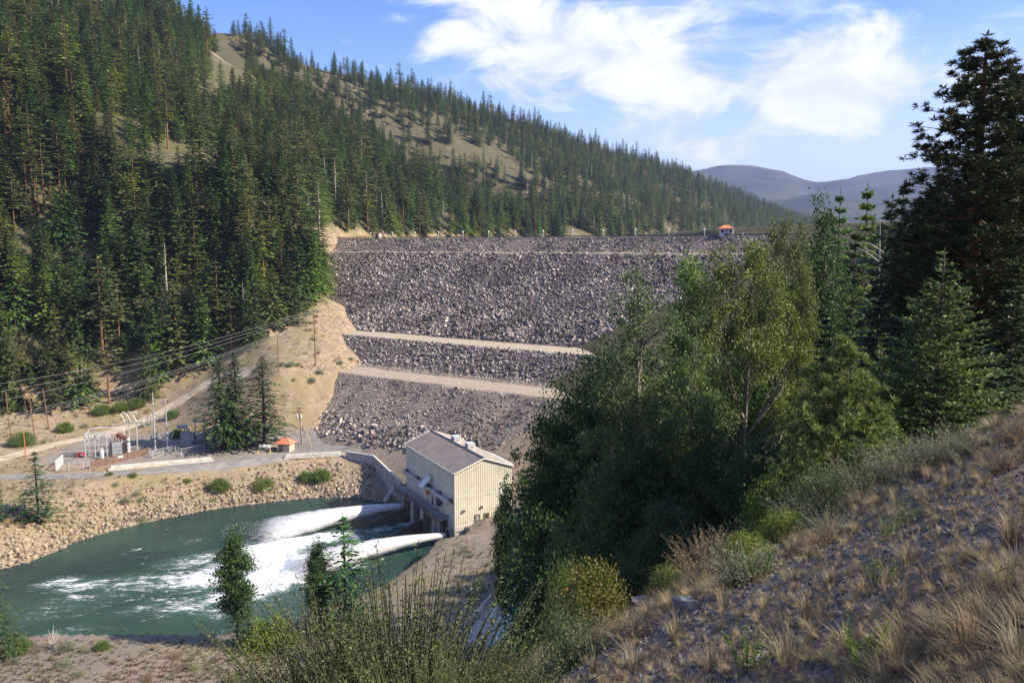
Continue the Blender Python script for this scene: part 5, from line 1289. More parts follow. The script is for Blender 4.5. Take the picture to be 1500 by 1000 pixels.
def make_fir_detail(name, h, rad, seed, leafm, nw=40, per=8, needle=.10, wid=.042, tstep=.12):
    g = np.random.default_rng(seed); C = []; D = []; mb = MB(); mb.tube([(0, 0, -.4), (0, 0, h*.5), (0, 0, h)], [h*.016, h*.009, h*.002], 7, False)
    for i in range(nw):
        t = (i+.3)/nw; z = h*(.03+.95*t); R = rad*(1-t)**.9
        for k in range(per if t < .85 else 4):
            a = k*6.28/per+g.normal(0, .3)+i; L = max(.12, R*g.uniform(.62, 1.18)); up = -.12+.75*t+g.normal(0, .08)
            dirv = np.array([math.cos(a), math.sin(a), up]); dirv /= np.linalg.norm(dirv); sd = np.array([-math.sin(a), math.cos(a), 0])
            b = np.array([0, 0, z]); e = b+dirv*L+[0, 0, .12*L]
            mb.tube([tuple(b), tuple((b+e)/2-[0, 0, .03*L]), tuple(e)], [.014*L/rad+.006, .008, .003], 4, False)
            segs = [(b+(e-b)*.25, e)]
            nt = int(L/tstep)
            for q in range(nt):
                f = .18+.8*(q+.5)/nt; s = 1 if q % 2 else -1; l = (1-f*.8)*L*.42*g.uniform(.7, 1.1)
                p0 = b+(e-b)*f; segs.append((p0, p0+(dirv*.75+sd*s*.75+[0, 0, g.normal(-.05, .12)])*l))
            for p0, p1 in segs:
                m = max(3, int(np.linalg.norm(p1-p0)/.03)); f = g.random(m); sgn = np.where(g.random(m) < .5, 1, -1)
                ax = (p1-p0)/(np.linalg.norm(p1-p0)+1e-9); s2 = np.cross(ax, [0, 0, 1.]); s2 /= (np.linalg.norm(s2)+1e-9)
                C.append(p0+(p1-p0)*f[:, None]); D.append(ax*.75+s2*sgn[:, None]*.8+np.array([0, 0, 1.])*g.normal(.15, .35, (m, 1)))
    C = np.vstack(C); D = np.vstack(D); n = len(C); Lf = needle*(.7+.6*g.random(n))
    V, Q = cards(C, D, np.array([0, 0, 1.])+g.normal(0, .5, (n, 3)), Lf, np.full(n, wid))
    cr = meshobj('crown', V, Q, leafm, link=False, attrs={'rnd': ('FLOAT', 'FACE', g.random(n))})
    return Proto(name, mb.build('trunk', 'bark_fir', link=False, smooth=True), cr, h)
P_YFI = make_fir_detail('young_fir', 5.8, 2.1, 61, 'needles_young_fir')
def at_depth(u, v, y, sink=.3):
    """stand a tree whose tip shows at pixel (u,v) on the ground at forward distance y"""
    p = aty(u, v, y); z = Hs(p[0], y)-sink; return (p[0], y, z), p[2]-z
def crown_r(proto):
    c = proto.crown.data; q = np.empty(len(c.vertices)*3, np.float32); c.vertices.foreach_get('co', q); q = q.reshape(-1, 3); return float(np.percentile(np.hypot(q[:, 0], q[:, 1]), 97))
def put(proto, u, v, y, label, cat, rz=0., rp=60, group=None, name=None):
    loc, h = at_depth(u, v, y); wide = (rp/FPX*math.hypot(y, 20)/crown_r(proto))/(h/proto.h); return place(proto, name or proto.name, loc, h, rz, label, cat, group, wide)
BG = 'trees on the near bank'
P_FIR = make_conifer('fir_tree', 20, 4.4, 75, 'needles_dark', 'bark_fir', base=.04, dz=.42, per=9, dens=18, leaf=.5, droop=.4, ragged=.3, r0=.22)
P_FIR2 = make_conifer('fir_tree', 20, 3.6, 76, 'needles_fir', 'bark_fir', base=.04, dz=.42, per=9, dens=18, leaf=.45, droop=.35, ragged=.3, r0=.2)
# cottonwoods and poplars in the middle
put(P_COT, 937, 384, 64, 'tall leafy cottonwood with pointed sunlit top in the middle of the near grove', 'cottonwood', .3, 115, BG)
put(P_NAR, 1016, 366, 80, 'slim leafy poplar spire squeezed between the pointed cottonwood and the olive poplar', 'poplar', 1.2, 55, BG)
put(P_COT, 1020, 480, 66, 'lower bright green cottonwood in front of the slim poplar spire', 'cottonwood', 2.4, 90, BG)
put(P_OLI, 1098, 352, 76, 'open olive green poplar with pale forked limbs showing', 'poplar', .2, 105, BG)
put(P_OLI, 1150, 318, 84, 'rounded olive poplar just behind the open forked poplar', 'poplar', 2.2, 62, BG)
put(P_COT2, 1205, 280, 86, 'tall dark green poplar with sunlit side beside the young conifer tips', 'poplar', 1.1, 85, BG)
put(P_RND, 850, 520, 80, 'broad dark leafy tree leaning towards the dam behind the pointed cottonwood', 'broadleaf tree', .5, 112, BG)
put(P_RND, 826, 560, 86, 'dark leafy tree standing beyond the powerhouse roof edge of the grove', 'broadleaf tree', 2.0, 82, BG)
put(P_RND, 862, 640, 78, 'deep green leafy tree low in the grove under the broad dark one', 'broadleaf tree', 3.1, 95, BG)
put(P_RND, 930, 620, 62, 'shaded leafy tree beneath the pointed cottonwood', 'broadleaf tree', 4.2, 100, BG)
put(P_RND, 1040, 600, 60, 'shaded leafy tree beneath the open olive poplar', 'broadleaf tree', 5.0, 100, BG)
put(P_RND, 1120, 620, 54, 'blackish leafy tree filling the hollow behind the young pine', 'broadleaf tree', .9, 85, BG)
put(P_RND, 985, 720, 50, 'small dark leafy tree at the lip of the slope below the shaded trees', 'broadleaf tree', 1.9, 80, BG)
put(P_FIR, 768, 680, 108, 'dark bushy fir screening the corner of the powerhouse gable', 'fir', .4, 60, BG)
put(P_FIR, 812, 700, 88, 'dark fir with drooping skirts above the spillway', 'fir', 1.4, 75, BG)
put(P_NAR2, 740, 706, 128, 'small leafy tree growing against the powerhouse slope', 'broadleaf tree', .4, 20, BG)
put(P_RND, 888, 498, 80, 'leafy tree behind the pointed cottonwood on the dam side', 'broadleaf tree', 1.5, 85, BG)
put(P_RND, 965, 505, 86, 'dusky leafy tree glimpsed between the pointed cottonwood and the poplar spire', 'broadleaf tree', 2.7, 80, BG)
put(P_RND, 1075, 480, 82, 'dusky leafy tree behind the trunk of the open olive poplar', 'broadleaf tree', 3.3, 95, BG)
put(P_COT2, 1180, 330, 90, 'dark poplar behind the rounded olive poplar', 'poplar', 2.9, 85, BG)
put(P_FIR, 1255, 330, 100, 'dark fir below the feathery fir tips', 'fir', .7, 80, BG)
# conifers to the side
put(P_FIR2, 1232, 272, 130, 'pointed fir tip rising behind the tall dark poplar', 'fir', .3, 70, BG)
put(P_FIR2, 1272, 266, 125, 'feathery fir standing before the hazy mountains beside the bare white tree', 'fir', 2.3, 80, BG)
put(P_FIR2, 1308, 282, 118, 'feathery fir just behind the bare white tree', 'fir', 4.3, 75, BG)
put(P_FIR, 1325, 262, 105, 'dark fir touching the edge of the big pine', 'fir', 1.3, 90, BG)
put(P_BIG, 1446, 52, 46, 'huge dark ponderosa pine towering over the slope', 'pine', .3, 150, BG)
put(P_BIG, 1540, 70, 52, 'huge dark ponderosa pine standing behind the towering one', 'pine', 2.3, 210, BG)
put(P_BIG, 1370, 270, 58, 'dark pine in the shade of the towering ponderosa', 'pine', 4.0, 110, BG)
put(P_FIR, 1290, 400, 52, 'black-green fir in deep shade behind the young pine', 'fir', 1.0, 80, BG)
put(P_FIR, 1345, 430, 44, 'black-green fir in deep shade behind the young fir', 'fir', 3.0, 80, BG)
put(P_FIR, 1490, 380, 40, 'dark fir under the big pine by the grassy rise', 'fir', 2.0, 75, BG)
put(P_FIR, 1210, 450, 62, 'black-green fir behind the tip of the young pine', 'fir', 5.0, 55, BG)
for i, (x, y, h) in enumerate(((46, 86, 24), (52, 79, 25), (38, 99, 24), (33, 110, 24), (49, 112, 24))):
    place(P_BIG if i % 2 else P_FIR, 'pine_tree' if i % 2 else 'fir_tree', (x, y, Hs(x, y)-.3), h, i*1.7, 'dark pine in the shaded wood uphill of the young fir' if i % 2 else 'dark fir in the shaded wood uphill of the young fir', 'pine' if i % 2 else 'fir', 'shaded wood uphill')
def uphill_wood():
    g = np.random.default_rng(91); X, Y = np.meshgrid(np.arange(84, 150, 8.), np.arange(36, 205, 7.5)); x = X.ravel()+g.uniform(-3, 3, X.size); y = Y.ravel()+g.uniform(-3, 3, X.size); n = len(x)  # rows mostly out of view, planted to shade terrace, river and lower grove
    x = np.r_[x, g.uniform(70, 180, 170)]; y = np.r_[y, g.uniform(150, 275, 170)]; n = len(x)
    uu, vv, ff = proj(np.c_[x, y, H(x, y)]); ok = (uu > 1185) | (y < 140); x, y = x[ok], y[ok]; n = len(x)
    h = g.uniform(19, 27, n)*np.where(y > 140, .55, 1); k = g.integers(0, 2, n); s = h/np.array([P_BIG.h, P_FIR.h])[k]
    scatter('uphill_wood', [P_BIG.joined(), P_FIR.joined()], np.c_[x, y, H(x, y)-.3], np.c_[np.zeros((n, 2)), g.random(n)*6.28], s, k, 'dark wood of pines and firs, partly unseen, on the hill that shades the river', 'forest')
uphill_wood()
# bare white tree
def white_snag():
    loc, h = at_depth(1296, 318, 112); E_ = thing('bare_tree', 'bare white dead tree with forked branches in front of dark firs', 'dead tree', loc, 0)
    g = np.random.default_rng(5); mb = MB(); mb.tube([(0, 0, -.5), (.2, 0, h*.6), (-.6, 0, h)], [.3, .2, .05], 7, False)
    for k in range(16):
        z = h*g.uniform(.5, .95); a = g.choice([0, math.pi])+g.normal(0, .6); L = g.uniform(1.5, 5.5)
        mb.tube([(.15, 0, z), (math.cos(a)*L*.5, math.sin(a)*L*.5, z+.35*L), (math.cos(a)*L, math.sin(a)*L, z+.55*L)], [.12, .07, .02], 5, False)
    mb.build('trunk', 'deadwood', E_)
white_snag()
put(P_YFI, 1384, 362, 23.5, 'bright green young fir with upswept boughs beside the young pine', 'fir', .4, 108, BG)
put(P_YFI, 1292, 488, 25, 'smaller young fir tucked between the young pine and the bright young fir', 'fir', 2.4, 60, BG)
put(P_YFI, 1305, 600, 19, 'little fir sapling at the foot of the bright young fir', 'fir', 4.4, 40, BG)
put(P_YPI, 1232, 497, 18.5, 'bushy yellow-green young pine with long needles on the slope edge', 'pine', .4, 70, BG)
# firs by the road and single trees along the river
RG = 'trees beside the river road'
def stand(proto, u, v, vtop, label, cat, rz, wide, group=RG, tm=60):
    p = ground_px(u, v, tm, 700); h = (v-vtop)/FPX*math.hypot(p[1], CZ-p[2])*1.06; return place(proto, proto.name, tuple(p-[0, 0, .3]), h, rz, label, cat, group, wide)
D_FIR = make_conifer('fir_tree', 28, 5.4, 71, 'needles_dark', 'bark_fir', base=.17, dz=.6, per=8, dens=20, leaf=.66, droop=.45, ragged=.35, r0=.36, branch_frac=.3)
D_FIR2 = make_conifer('fir_tree', 20, 4.2, 72, 'needles_dark', 'bark_fir', base=.08, droop=.3, ragged=.38, dz=.52, per=7, dens=15, leaf=.55, gap=.3, branch_frac=.3)
stand(D_FIR, 326, 658, 526, 'tall dark fir at the substation end of the row behind the propane tank', 'fir', .3, 1.5)
stand(D_FIR, 348, 655, 520, 'tallest dark fir in the middle of the row behind the propane tank', 'fir', 2.0, 1.5)
stand(D_FIR, 340, 659, 570, 'shorter dark fir crowded between the tall ones behind the propane tank', 'fir', 4.0, 1.5)
stand(D_FIR, 388, 654, 525, 'dark fir standing apart above the propane tank', 'fir', 1.0, 1.5)
stand(D_FIR2, 57, 765, 664, 'lone ragged fir on the rocky bank below the road', 'fir', .9, 1.6)
stand(D_FIR2, 4, 765, 715, 'small fir beside the lone ragged fir on the rocky bank', 'fir', 1.9, 1.1)
stand(D_FIR2, 2, 965, 820, 'fir at the near river edge beside the bare grey dead bush', 'fir', 2.9, 1.0)
stand(P_NAR2, 348, 942, 792, 'leafy alder leaning over the river, rising out of a dark fir', 'alder', .4, 1.05)
stand(D_FIR2, 358, 948, 865, 'dark bushy fir at the foot of the leafy river alder', 'fir', 3.4, 1.3)
stand(P_NAR2, 468, 925, 802, 'slim leafy alder beside the pointed fir on the near river bank', 'alder', 1.4, .95)
stand(D_FIR2, 507, 918, 764, 'pointed open fir on the near river bank beside the slim alder', 'fir', .1, 1.6)
stand(P_RND, 470, 930, 880, 'dark low bush under the slim river alder', 'bush', .1, 1.0)
def more_firs():
    # young trees at the forest edge below the main slope
    for i, (u, v, vt, k) in enumerate(((217, 585, 490, 1), (160, 590, 470, 4), (230, 560, 455, 0), (300, 540, 430, 3), (260, 548, 425, 6), (20, 600, 480, 0), (75, 605, 500, 3), (120, 592, 470, 0), (340, 520, 430, 4), (375, 505, 420, 0))):
        lb = ['slender fir standing alone in front of the forest above the H-shaped frame', 'open pine with bare trunk at the forest edge above the yellow grass', 'full fir at the forest edge behind the slender lone fir', 'fir at the forest edge where the ramp begins to climb', 'bushy pine with two bare trunks at the forest edge by the ramp',
              'large fir overhanging the forest-edge poles by the round bush', 'fir behind the bent forest-edge pole', 'fir above the thin pole in yellow grass', 'pine above the ramp cutting, nearest the pale bush', 'fir above the ramp cutting below the dam abutment'][i]
        stand(PR[k], u, v, vt, lb, CAT[k], i*1.3, 1.0, 'trees at the forest edge')
more_firs()
def abutment_firs():
    g = np.random.default_rng(17)
    for i, (u, v, vt) in enumerate(((440, 455, 350), (462, 442, 345), (425, 474, 380), (402, 484, 392), (452, 405, 305), (474, 415, 330), (468, 388, 300), (448, 436, 362), (478, 432, 372))):
        k = i % 4; stand(PR[k], u, v, vt, 'bushy dark fir crowding the bare ground beside the dam abutment', 'fir', i*2.1, 1.15, 'firs beside the dam abutment')
abutment_firs()
# ------------------------------------------------------------------ shrubs, grasses and stones
def shrub_proto(name, h, r, ncl, per, leaf, leafm, seed, barkm='bark_fir', stems=14, sig=.14, flat=.0):
    g = np.random.default_rng(seed); d = rnd_dirs(ncl, g); d[:, 2] = abs(d[:, 2])*1.0
    C = d*(g.random(ncl)**.4)[:, None]*[r, r, h*.92]; C[:, 2] += .05*h
    ci = np.repeat(np.arange(ncl), per); n = len(ci)
    P = C[ci]+g.normal(size=(n, 3))*sig; P[:, 2] = np.maximum(P[:, 2], .02)
    Lf = leaf*(.6+.8*g.random(n)); D = rnd_dirs(n, g)+d[ci]*.5
    V, Q = cards(P, D, rnd_dirs(n, g)+[0, 0, .5], Lf, Lf*g.uniform(.5, .85, n))
    cr = meshobj('foliage', V, Q, leafm, link=False, attrs={'rnd': ('FLOAT', 'FACE', np.clip(.6*g.random(n)+.4*g.random(ncl)[ci], 0, 1))})
    mb = MB()
    for k in range(min(stems*3, ncl)): mb.tube([(0, 0, -.1), tuple(C[k]*.5+[0, 0, .08*h]), tuple(C[k])], [h*.014, h*.009, h*.003], 4, False)
    return Proto(name, mb.build('stem', barkm, link=False), cr, h)
def wand_proto(name, h, r, nw, leaf, leafm, seed, nl=34, lean=.28, barkm='broom', tipfat=0.):
    g = np.random.default_rng(seed); mb = MB(); C, D = [], []
    for k in range(nw):
        a = g.random()*6.28; q = r*g.random()**.6; b = np.array([math.cos(a)*q*.35, math.sin(a)*q*.35, 0]); L = h*g.uniform(.35, 1.05)*(1-.25*q/r)
        out = np.array([math.cos(a), math.sin(a), 0])*q*.9
        p1 = b+out*.45+[0, 0, L*.5]; p2 = b+out*1.25+g.normal(0, .09, 3)*h*.5+[0, 0, L]
        mb.tube([tuple(b-[0, 0, .2]), tuple(p1), tuple(p2)], [h*.006, h*.004, h*.0015], 3, False)
        f = .15+.85*g.random(nl)**(.8 if not tipfat else .45)
        c = np.where(f[:, None] < .5, b+(p1-b)*f[:, None]*2, p1+(p2-p1)*(f[:, None]*2-1)); C.append(c); D.append(g.normal(size=(nl, 3))+[0, 0, 1.0])
    C, D = np.vstack(C), np.vstack(D); n = len(C); C = C+g.normal(0, .011*h, C.shape); Lf = leaf*(.6+.8*g.random(n))
    V, Q = cards(C, D, rnd_dirs(n, g), Lf, Lf*.42)
    cr = meshobj('foliage', V, Q, leafm, link=False, attrs={'rnd': ('FLOAT', 'FACE', g.random(n))})
    return Proto(name, mb.build('stem', MATS[barkm], link=False, attrs=None) if False else meshobj('stem', mb.v, mb.f, barkm, link=False, attrs={'rnd': ('FLOAT', 'FACE', np.full(len(mb.f), .3))}), cr, h)
def tuft_proto(name, n, h, leafm, seed, spread=.35, wid=.012):
    g = np.random.default_rng(seed); a = g.random(n)*6.28; q = spread*h*g.random(n)**.7; L = h*g.uniform(.45, 1.05, n)
    b = np.c_[np.cos(a)*q*.22, np.sin(a)*q*.22, np.full(n, -.02)]
    m = np.c_[np.cos(a)*q*.6, np.sin(a)*q*.6, L*.6]; e = np.c_[np.cos(a)*q*1.5+g.normal(0, .05*h, n), np.sin(a)*q*1.5+g.normal(0, .05*h, n), L*g.uniform(.8, 1., n)]
    s = np.c_[-np.sin(a), np.cos(a), np.zeros(n)]*wid*.5
    V = np.stack([b-s, b+s, m+s*.8, m-s*.8, e+s*.12, e-s*.12], 1).reshape(-1, 3); k = np.arange(n)[:, None]*6
    Q = np.vstack([k+[0, 1, 2, 3], k+[3, 2, 4, 5]])
    rv = g.random(n); return meshobj(name, V, Q, leafm, link=False, attrs={'rnd': ('FLOAT', 'FACE', np.r_[rv, rv])})
S_YEL = shrub_proto('leafy_shrub', 1.4, .9, 110, 60, .055, 'leaves_yellow_green', 81)
S_AUT = shrub_proto('autumn_shrub', 1.7, 1.1, 150, 60, .06, 'leaves_autumn', 82)
S_GRN = shrub_proto('green_shrub', 1.6, 1.2, 150, 60, .05, 'leaves_cottonwood', 83)
S_DRK = shrub_proto('round_bush', 4.0, 3.2, 170, 50, .22, 'leaves_cottonwood', 84, sig=.4)
S_PALE = shrub_proto('pale_bush', 2.2, 1.8, 90, 40, .16, 'leaves_yellow_green', 85, sig=.25)
S_SCR = shrub_proto('scrub', 1.0, 1.1, 60, 40, .11, 'leaves_sage', 95, sig=.3)
W_BRM = wand_proto('broom_shrub', 2.8, 1.5, 640, .034, 'broom', 86, nl=150)
W_SAG = wand_proto('sage_weed', 1.1, .7, 120, .035, 'leaves_sage', 87, nl=30, tipfat=1)
W_DRY = wand_proto('dry_weed', 1.2, .75, 130, .03, 'dry_weed', 88, nl=30, barkm='dry_weed', tipfat=1)
W_GRN = wand_proto('green_weed', .8, .3, 26, .05, 'leaves_cottonwood', 89, nl=18, barkm='leaves_cottonwood')
def put_px(proto, name, u, v, vtop, label, cat, rz, wide=1., group=None, tm=2.2, tmax=700, y=None, rp=None, pr=1.):
    if y is None: p = ground_px(u, v, tm, tmax)
    else:
        q = aty(u, v, y); p = np.array([q[0], y, Hs(q[0], y)])
    top = aty(u, vtop, p[1])[2]
    if rp: wide = (rp/FPX*p[1]/pr)/(max(.15, top-p[2])/proto.h)
    return place(proto, name, tuple(p-[0, 0, .03]), max(.15, top-p[2]), rz, label, cat, group, wide)
SG = 'shrubs and weeds on the near slope'
for i, (u, y, vt, rz, wd, lb) in enumerate(((575, 7.2, 838, .3, .95, 'big green broom shrub with upright wands on the slope edge, tallest of its clump'), (490, 7.6, 905, 1.4, 1.0, 'green broom shrub with upright wands between the tallest broom and the river terrace'), (735, 6.4, 945, 2.2, .6, 'green broom shrub with upright wands beside the pale spillway'), (630, 5.8, 945, 3.9, .8, 'low green broom shrub at the foot of the tallest broom'), (440, 6.8, 968, 5.0, .8, 'thin green broom shrub at the outer end of the clump, over the river terrace'))):
    put_px(W_BRM, 'broom_shrub', u, 0, vt, lb, 'shrub', rz, wd, SG, y=y)
put_px(S_AUT, 'autumn_shrub', 880, 0, 822, 'orange and green autumn shrub on the slope edge under the dark trees', 'shrub', .3, 1.05, SG, y=14, rp=62, pr=1.1)
put_px(S_GRN, 'green_shrub', 840, 0, 890, 'pale green leafy shrub in front of the orange autumn shrub', 'shrub', 1.3, 1.0, SG, y=11.5, rp=45, pr=1.2)
put_px(S_YEL, 'leafy_shrub', 1000, 0, 822, 'bright yellow-green shrub beside the pale rocks on the slope edge', 'shrub', 2.3, .8, SG, y=16, rp=32, pr=0.9)
put_px(W_DRY, 'dry_weed', 1058, 0, 762, 'large straw-brown dried weed clump on the slope edge', 'weed', .4, 1.3, SG, y=17.5, rp=50, pr=0.75)
put_px(W_SAG, 'sage_weed', 1108, 0, 762, 'grey-green sage clump beside the large straw-brown weed', 'weed', 1.4, 1.1, SG, y=18, rp=40, pr=0.7)
put_px(S_YEL, 'leafy_shrub', 1160, 0, 690, 'yellow-green shrub below the young pine', 'shrub', 3.3, 1.3, SG, y=20, rp=45, pr=0.9)
put_px(S_YEL, 'leafy_shrub', 1120, 0, 795, 'low yellow-green shrub in front of the grey-green sage clump', 'shrub', 4.0, 1.4, SG, y=16, rp=45, pr=0.9)
put_px(S_GRN, 'green_shrub', 1230, 0, 662, 'grey-green twiggy shrub at the foot of the young pine', 'shrub', 2.0, 1.3, SG, y=19, rp=50, pr=1.2)
put_px(S_GRN, 'green_shrub', 1275, 0, 650, 'leafy shrub between the young pine and the little fir sapling', 'shrub', 5.0, 1.1, SG, y=18, rp=35, pr=1.2)
put_px(S_GRN, 'dusky_shrub', 835, 0, 805, 'dull green sapling shrub behind the orange autumn shrub', 'shrub', 4.1, .8, SG, y=17, rp=35, pr=1.2)
for i, (u, v, vt, lb) in enumerate(((1330, 690, 640, 'white-flecked sage clump below the bright young fir'), (1390, 680, 630, 'white-flecked sage clump uphill below the bright young fir'), (1260, 720, 675, 'white-flecked sage clump below the leafy shrub'), (1180, 770, 720, 'white-flecked sage clump below the yellow-green shrub'), (1100, 850, 790, 'green-grey sage clump among dry grass at the slope edge'))):
    put_px(W_SAG, 'sage_weed', u, v, vt, lb, 'weed', i*1.7, 1.5, SG)
for i, (pr, nm, u, v, vt, rp, rr, lb) in enumerate(((W_SAG, 'sage_weed', 1172, 778, 712, 38, .7, 'pale sage clump next to the yellow-green shrub below the young pine'), (S_YEL, 'leafy_shrub', 1150, 795, 742, 40, .9, 'low yellow-green shrub among pale sage at the slope edge'), (S_GRN, 'green_shrub', 1215, 752, 672, 55, 1.2, 'dense leafy shrub hiding the foot of the young pine'),
        (S_YEL, 'leafy_shrub', 1172, 745, 690, 45, .9, 'yellow-green shrub hiding the lowest boughs of the young pine'), (W_SAG, 'sage_weed', 1262, 735, 655, 45, .7, 'tall pale sage clump between the young pine and the fir sapling'), (W_SAG, 'sage_weed', 1312, 712, 640, 45, .7, 'tall pale sage clump under the fir sapling'), (W_SAG, 'sage_weed', 1366, 690, 622, 45, .7, 'tall pale sage clump under the bright young fir'),
        (W_SAG, 'sage_weed', 1420, 668, 608, 42, .7, 'tall pale sage clump on the grassy rise past the bright young fir'), (S_YEL, 'leafy_shrub', 1092, 832, 775, 36, .9, 'small yellow-green shrub beside the large straw-brown weed'), (W_SAG, 'sage_weed', 1075, 862, 800, 40, .7, 'silvery sage clump below the large straw-brown weed'), (W_GRN, 'green_weed', 1110, 850, 780, 25, .3, 'tall green weed among silvery sage at the slope edge'),
        (W_DRY, 'dry_weed', 1035, 860, 775, 45, .75, 'tan dried weed clump next to the bright yellow-green shrub'), (W_SAG, 'sage_weed', 870, 960, 890, 40, .7, 'silvery sage clump in front of the orange autumn shrub'), (W_SAG, 'sage_weed', 1220, 790, 735, 38, .7, 'low pale sage clump above the bare gravel'))):
    put_px(pr, nm, u, v, vt, lb, 'shrub' if nm.endswith('shrub') else 'weed', i*1.9, 1., SG, rp=rp, pr=rr)
for i, (u, v, vt, lb) in enumerate(((1470, 690, 640, 'reddish dry weed clump on the grassy rise'), (1210, 800, 755, 'straw weed clump above the gravel patch'), (1495, 650, 600, 'dry weed clump under the dark fir on the grassy rise'), (930, 935, 880, 'straw weed clump beside the pale green leafy shrub'))):
    put_px(W_DRY, 'dry_weed', u, v, vt, lb, 'weed', i*2.1, 1.2, SG)
for i, (u, v, vt, lb) in enumerate(((1290, 860, 800, 'small green weed standing on bare gravel'), (1300, 790, 745, 'small green weed at the top of the bare gravel'), (1095, 985, 900, 'thin green weed with long stems low on the gravel'), (1270, 985, 890, 'branching yellow-green weed in the gravel near the grass tufts'), (1430, 900, 850, 'small weed with reddish tips on the gravel'), (1330, 770, 720, 'tall green weed at the upper edge of the gravel'))):
    put_px(W_GRN, 'green_weed', u, v, vt, lb, 'weed', i*1.1, 1.0, SG)
# bushes along the river and forest edge
BB = 'bushes on the river banks'
for i, (u, v, vt, pr, lb) in enumerate(((322, 717, 700, S_DRK, 'dark green bush low on the pale rocky bank'), (385, 716, 698, S_PALE, 'yellowish bush on the rocky bank below the white block wall'), (449, 703, 690, S_DRK, 'small green bush high on the rocky bank'), (470, 703, 686, S_DRK, 'small pointed green bush beside its twin high on the rocky bank'), (32, 652, 632, S_DRK, 'round green bush at the forest edge behind the orange pole'), (95, 632, 618, S_DRK, 'low green bush by the dirt track'), (178, 602, 588, S_DRK, 'low dark bush at the forest edge below the pines'), (253, 612, 600, S_DRK, 'small green bush beside the dirt track above the frame'),
                                        (352, 500, 485, S_PALE, 'pale green bush at the forest edge under the power lines'), (150, 606, 592, S_DRK, 'dark bush in the yellow grass below the pines'), (200, 596, 582, S_DRK, 'dark spreading bush beside the low one below the pines'), (160, 696, 690, S_PALE, 'pale dry bush on the bank just below the road'), (195, 698, 691, S_PALE, 'pale dry bush on the bank below the white block wall'), (275, 706, 700, S_PALE, 'faded bush on the grassy bank'),
                                        (150, 950, 938, S_DRK, 'low bush at the near water edge'), (425, 943, 925, S_PALE, 'low olive bush at the near water edge by the alder'), (20, 955, 930, S_DRK, 'dark bush at the near water edge under the river fir'), (395, 945, 905, S_PALE, 'yellowing bush beside the dark fir at the near water edge'), (260, 640, 628, S_DRK, 'small bush behind the grey box transformer'))):
    put_px(pr, pr.name, u, v, vt, lb, 'bush', i*1.2, 1.1, BB, tm=60)
def dead_brush():
    p = ground_px(78, 950, 60, 400); E_ = thing('dead_bush', 'bare grey dead bush at the near water edge', 'dead bush', tuple(p)); g = np.random.default_rng(8); mb = MB()
    for k in range(26):
        a = g.random()*6.28; L = g.uniform(1.5, 4.2); mb.tube([(0, 0, -.1), (math.cos(a)*.5, math.sin(a)*.5, L*.55), (math.cos(a)*1.1+.3, math.sin(a)*1.1, L)], [.07, .05, .02], 4, False)
    mb.build('branch', 'deadwood', E_)
dead_brush()
# single rocks on the near slope
for i, (u, v, s, lb) in enumerate(((955, 888, .75, 'pale rock with a sunlit top beside the yellow-green shrub'), (985, 868, .5, 'small grey rock behind the yellow-green shrub'), (1010, 890, .55, 'dark rock under the yellow-green shrub'), (800, 962, .55, 'grey rock beside the broom shrubs'), (835, 940, .6, 'flat grey rock below the pale green leafy shrub'), (812, 985, .5, 'dark split rock below the grey rock by the broom'), (1120, 965, .22, 'flat pale stone in the gravel'), (1190, 935, .14, 'reddish small stone in the gravel'))):
    p = ground_px(u, v, 2.2, 60); o = bpy.data.objects.new('slope_rock', RK_G[i % 4].data); COL.objects.link(o); o.location = tuple(p); o.scale = (s*1.2, s, s*.9); o.rotation_euler = (.3*i, .2, i*1.1); tag(o, lb, 'rock', 'rocks on the near slope')
TUF = [tuft_proto('grass_tuft', 130, .40, 'dry_grass', 91, .5, .006), tuft_proto('grass_tuft', 100, .5, 'dry_grass', 92, .6, .006), tuft_proto('grass_tuft', 70, .26, 'dry_grass', 93, 1.1, .007), tuft_proto('grass_tuft', 50, .3, 'leaves_sage', 94, .6, .009)]
for i, (u, v, s) in enumerate(((1180, 905, 1.0), (990, 935, 1.1), (1330, 830, .9), (1150, 975, 1.0), (1240, 960, .9), (930, 985, 1.2), (870, 985, 1.1), (1060, 890, 1.0), (1480, 800, 1.2), (1420, 960, .9), (1310, 985, 1.0), (1500, 985, 1.0), (1215, 860, .8), (1040, 985, .9), (1390, 845, .8), (1475, 870, .8))):
    p = ground_px(u, v, 2.2, 60); o = bpy.data.objects.new('grass_tuft', TUF[i % 2].data); COL.objects.link(o); o.location = tuple(p); o.scale = (s*.75,)*3; o.rotation_euler = (0, 0, i*1.3)
    tag(o, 'straw-coloured grass tuft standing out of the gravel on the near slope', 'grass tuft', 'grass tufts on the near slope')
